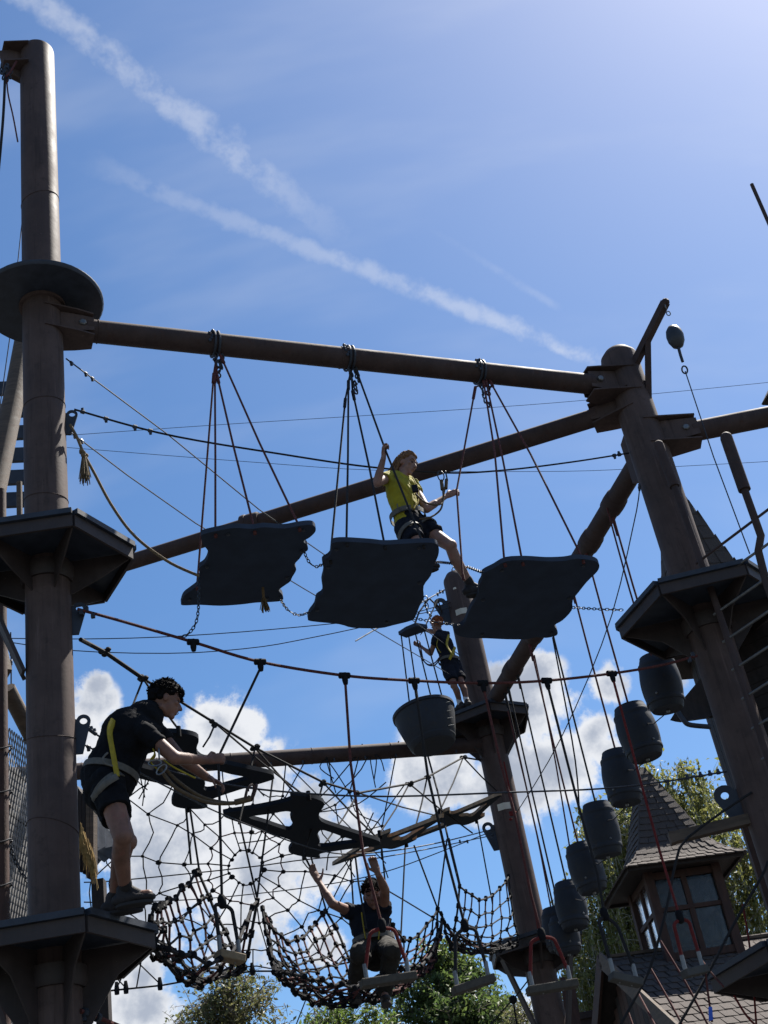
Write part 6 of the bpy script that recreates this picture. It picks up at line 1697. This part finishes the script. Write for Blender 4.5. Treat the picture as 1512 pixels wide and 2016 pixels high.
m = MB(); m.tube(catmull([AD(826, 1022, Dp - .12), AD(848, 1018, Dp - .12), AD(868, 1002, Dp - .05), AD(873, 975, Dp), AD(878, 950, Dp + .05)], 22), 0.009, 8); m.build('lanyard', S_LAN, pB)
m = MB(); m.tube([AD(869, 946, Dp + .02), AD(871, 964, Dp)], 0.017, 8); m.build('grip_sleeve', S_LAN, pB)
m = MB(); m.tube([AD(879, 944, Dp + .05), AD(878, 962, Dp + .03)], 0.016, 8); m.build('grip_sleeve', S_LAN, pB)
m = MB(); snap(m, AD(868, 937, Dp + .02), Z3, rgt, 0.028, 0.006); snap(m, AD(879, 937, Dp + .05), Z3, inw, 0.028, 0.006); m.build('snap_hooks', M_STEEL, pB)

# ---- boy on the far platform
zf = ZF2 + 0.07
anL = AZ(906, 1386, zf + 0.1); anR = AZ(919, 1381, zf + 0.1)
Db = math.hypot(anL.x, anL.y)
pel = AD(886, 1310, Db + 0.02); inw = Vector((pel.x, pel.y, 0)).normalized(); rgt = inw.cross(Z3); rgt = rgt if rgt.x > 0 else -rgt
hpL = AD(881, 1312, Db); hpR = AD(895, 1309, Db + 0.06)
knL = J(hpL, 894, 1350, 0.37, True); knR = J(hpR, 909, 1347, 0.37, True)
che = AD(874, 1268, Db + 0.02); nek = AD(868, 1246, Db + 0.03); hed = AD(860, 1231, Db + 0.04)
shL = AD(859, 1254, Db - 0.1); shR = AD(878, 1250, Db + 0.12)
elL = J(shL, 848, 1287, 0.245, True); wrL = J(elL, 829, 1273, 0.22, False)
elR = J(shR, 850, 1243, 0.245, False); wrR = J(elR, 836, 1240, 0.22, False)
jC = dict(pel=pel, che=che, nek=nek, hed=hed, shL=shL, shR=shR, elL=elL, elR=elR, wrL=wrL, wrR=wrR, hpL=hpL, hpR=hpR, knL=knL, knR=knR, anL=anL, anR=anR, fdL=anL - rgt * 0.14 + inw * 0.1, fdR=anR - rgt * 0.1 + inw * 0.14)
fcC = (-rgt * 0.7 + inw * 0.7).normalized(); latC = (rgt * 0.7 + inw * 0.7).normalized()
pC = person('red haired boy in black with harness standing beside the far post, reaching for tub ropes', jC, 0.82, SKIN, C_NAVY, C_NAVY, H_RED, 'curly', fcC, Z3, latC, 1.0, 0.5, 0.75,
            hands=dict(L=(-rgt * 0.7 + Z3 * 0.6, -inw, Z3, 0.9), R=(-rgt, -Z3, inw, 0.9)), seed=6, socks=C_SOCK)
ring_strap(pC, pel + Z3 * 0.07, Z3, latC, 0.155, 0.135, 0.04, S_GREY, 'waist_belt')
band(pC, [AD(884, 1250, Db - 0.1), AD(880, 1270, Db - 0.16), AD(892, 1290, Db - .15)], 0.04, S_YEL, 'shoulder_strap'); band(pC, [AD(896, 1274, Db - 0.1), AD(890, 1288, Db - 0.15), AD(885, 1298, Db - .16)], 0.04, S_YEL, 'back_strap'); band(pC, [AD(862, 1258, Db - .16), AD(860, 1272, Db - .17), AD(868, 1285, Db - .15)], 0.03, S_YEL, 'shoulder_strap')
m = MB(); m.tube(catmull([AD(868, 1292, Db - .15), AD(858, 1308, Db - .2), AD(845, 1310, Db - .2), AD(834, 1300, Db - .15), AD(829, 1278, Db - .1)], 20), 0.009, 6); m.build('lanyard', M_BLACK, pC)
m = MB(); m.tube(catmull([AD(868, 1290, Db - .12), AD(856, 1305, Db - .15), AD(842, 1308, Db - .15), AD(831, 1295, Db - .12), AD(828, 1272, Db - .1)], 20), 0.009, 6); m.build('lanyard', M_RED, pC)

# ---- climber sitting in the middle net
Ds = 11.75
pel = AD(738, 1868, Ds + 0.15); inw = Vector((pel.x, pel.y, 0)).normalized(); rgt = inw.cross(Z3); rgt = rgt if rgt.x > 0 else -rgt
hpR = AD(718, 1872, Ds + 0.1); hpL = AD(760, 1868, Ds + 0.1)
knR = J(hpR, 706, 1878, 0.43, True); knL = J(hpL, 772, 1872, 0.43, True)
anR = J(knR, 700, 1950, 0.42, False); anL = J(knL, 757, 1955, 0.42, False)
che = AD(728, 1818, Ds + 0.2); nek = AD(731, 1794, Ds + 0.18); hed = AD(734, 1765, Ds + 0.12)
shR = AD(694, 1797, Ds + 0.15); shL = AD(756, 1795, Ds + 0.18)
elR = J(shR, 655, 1780, 0.28, True); wrR = J(elR, 629, 1738, 0.25, False)
elL = J(shL, 758, 1752, 0.28, True); wrL = J(elL, 743, 1718, 0.25, True)
jD = dict(pel=pel, che=che, nek=nek, hed=hed, shL=shL, shR=shR, elL=elL, elR=elR, wrL=wrL, wrR=wrR, hpL=hpL, hpR=hpR, knL=knL, knR=knR, anL=anL, anR=anR, fdL=anL - inw * 0.2, fdR=anR - inw * 0.2)
fcD = (-inw * 0.97 - Z3 * 0.22 - rgt * 0.05).normalized()
pD = person('climber in dark shirt sitting in the middle net with both arms raised', jD, 1.0, SKIN, C_NAVY, C_OLIVE, H_DARK, 'short', fcD, Z3, rgt, 1.0, 0.4, 0.5, True,
            hands=dict(R=(Z3 * 0.9 - rgt * 0.35, -inw * 0.6 + rgt * 0.3, rgt, 0.35), L=(Z3 * 0.95 - rgt * 0.2, -inw, -rgt, 1.1)), seed=9)
band(pD, [AD(712, 1798, Ds + 0.0), AD(715, 1820, Ds - 0.02), AD(720, 1850, Ds - .0)], 0.04, S_YEL, 'shoulder_strap'); band(pD, [AD(748, 1798, Ds + 0.02), AD(748, 1822, Ds - 0.02), AD(745, 1850, Ds)], 0.04, S_YEL, 'shoulder_strap')
ring_strap(pD, pel + Z3 * 0.08, Z3, rgt, 0.18, 0.16, 0.045, S_GREY, 'waist_belt')
m = MB(); m.tube([AD(700, 1690, Ds + .1), AD(706, 1740, Ds + .05), AD(722, 1830, Ds - .05)], 0.01, 6); m.build('lanyard', M_BLACK, pD)
import OpenImageIO as oiio, sys
b=oiio.ImageBuf('/workdir/render_main.png'); 
for n,(x,y) in dict(topleft=(300,40),midtop=(800,200),topright=(1480,60),mid=(560,620),midr=(1150,560),low=(250,1330),lowr=(700,1400),bot=(600,1990),postdark=(70,900),postlit=(122,900),plank=(730,1150),rpost=(1300,1000),plat=(150,1100)).items():
    X,Y=int(x*768/1512),int(y*1024/2016)
    r=[0,0,0]
    for i in range(-3,4):
        for j in range(-3,4):
            p=b.getpixel(X+i,Y+j); r=[a+c/49 for a,c in zip(r,p)]
    print(n,[round(255*v) for v in r])
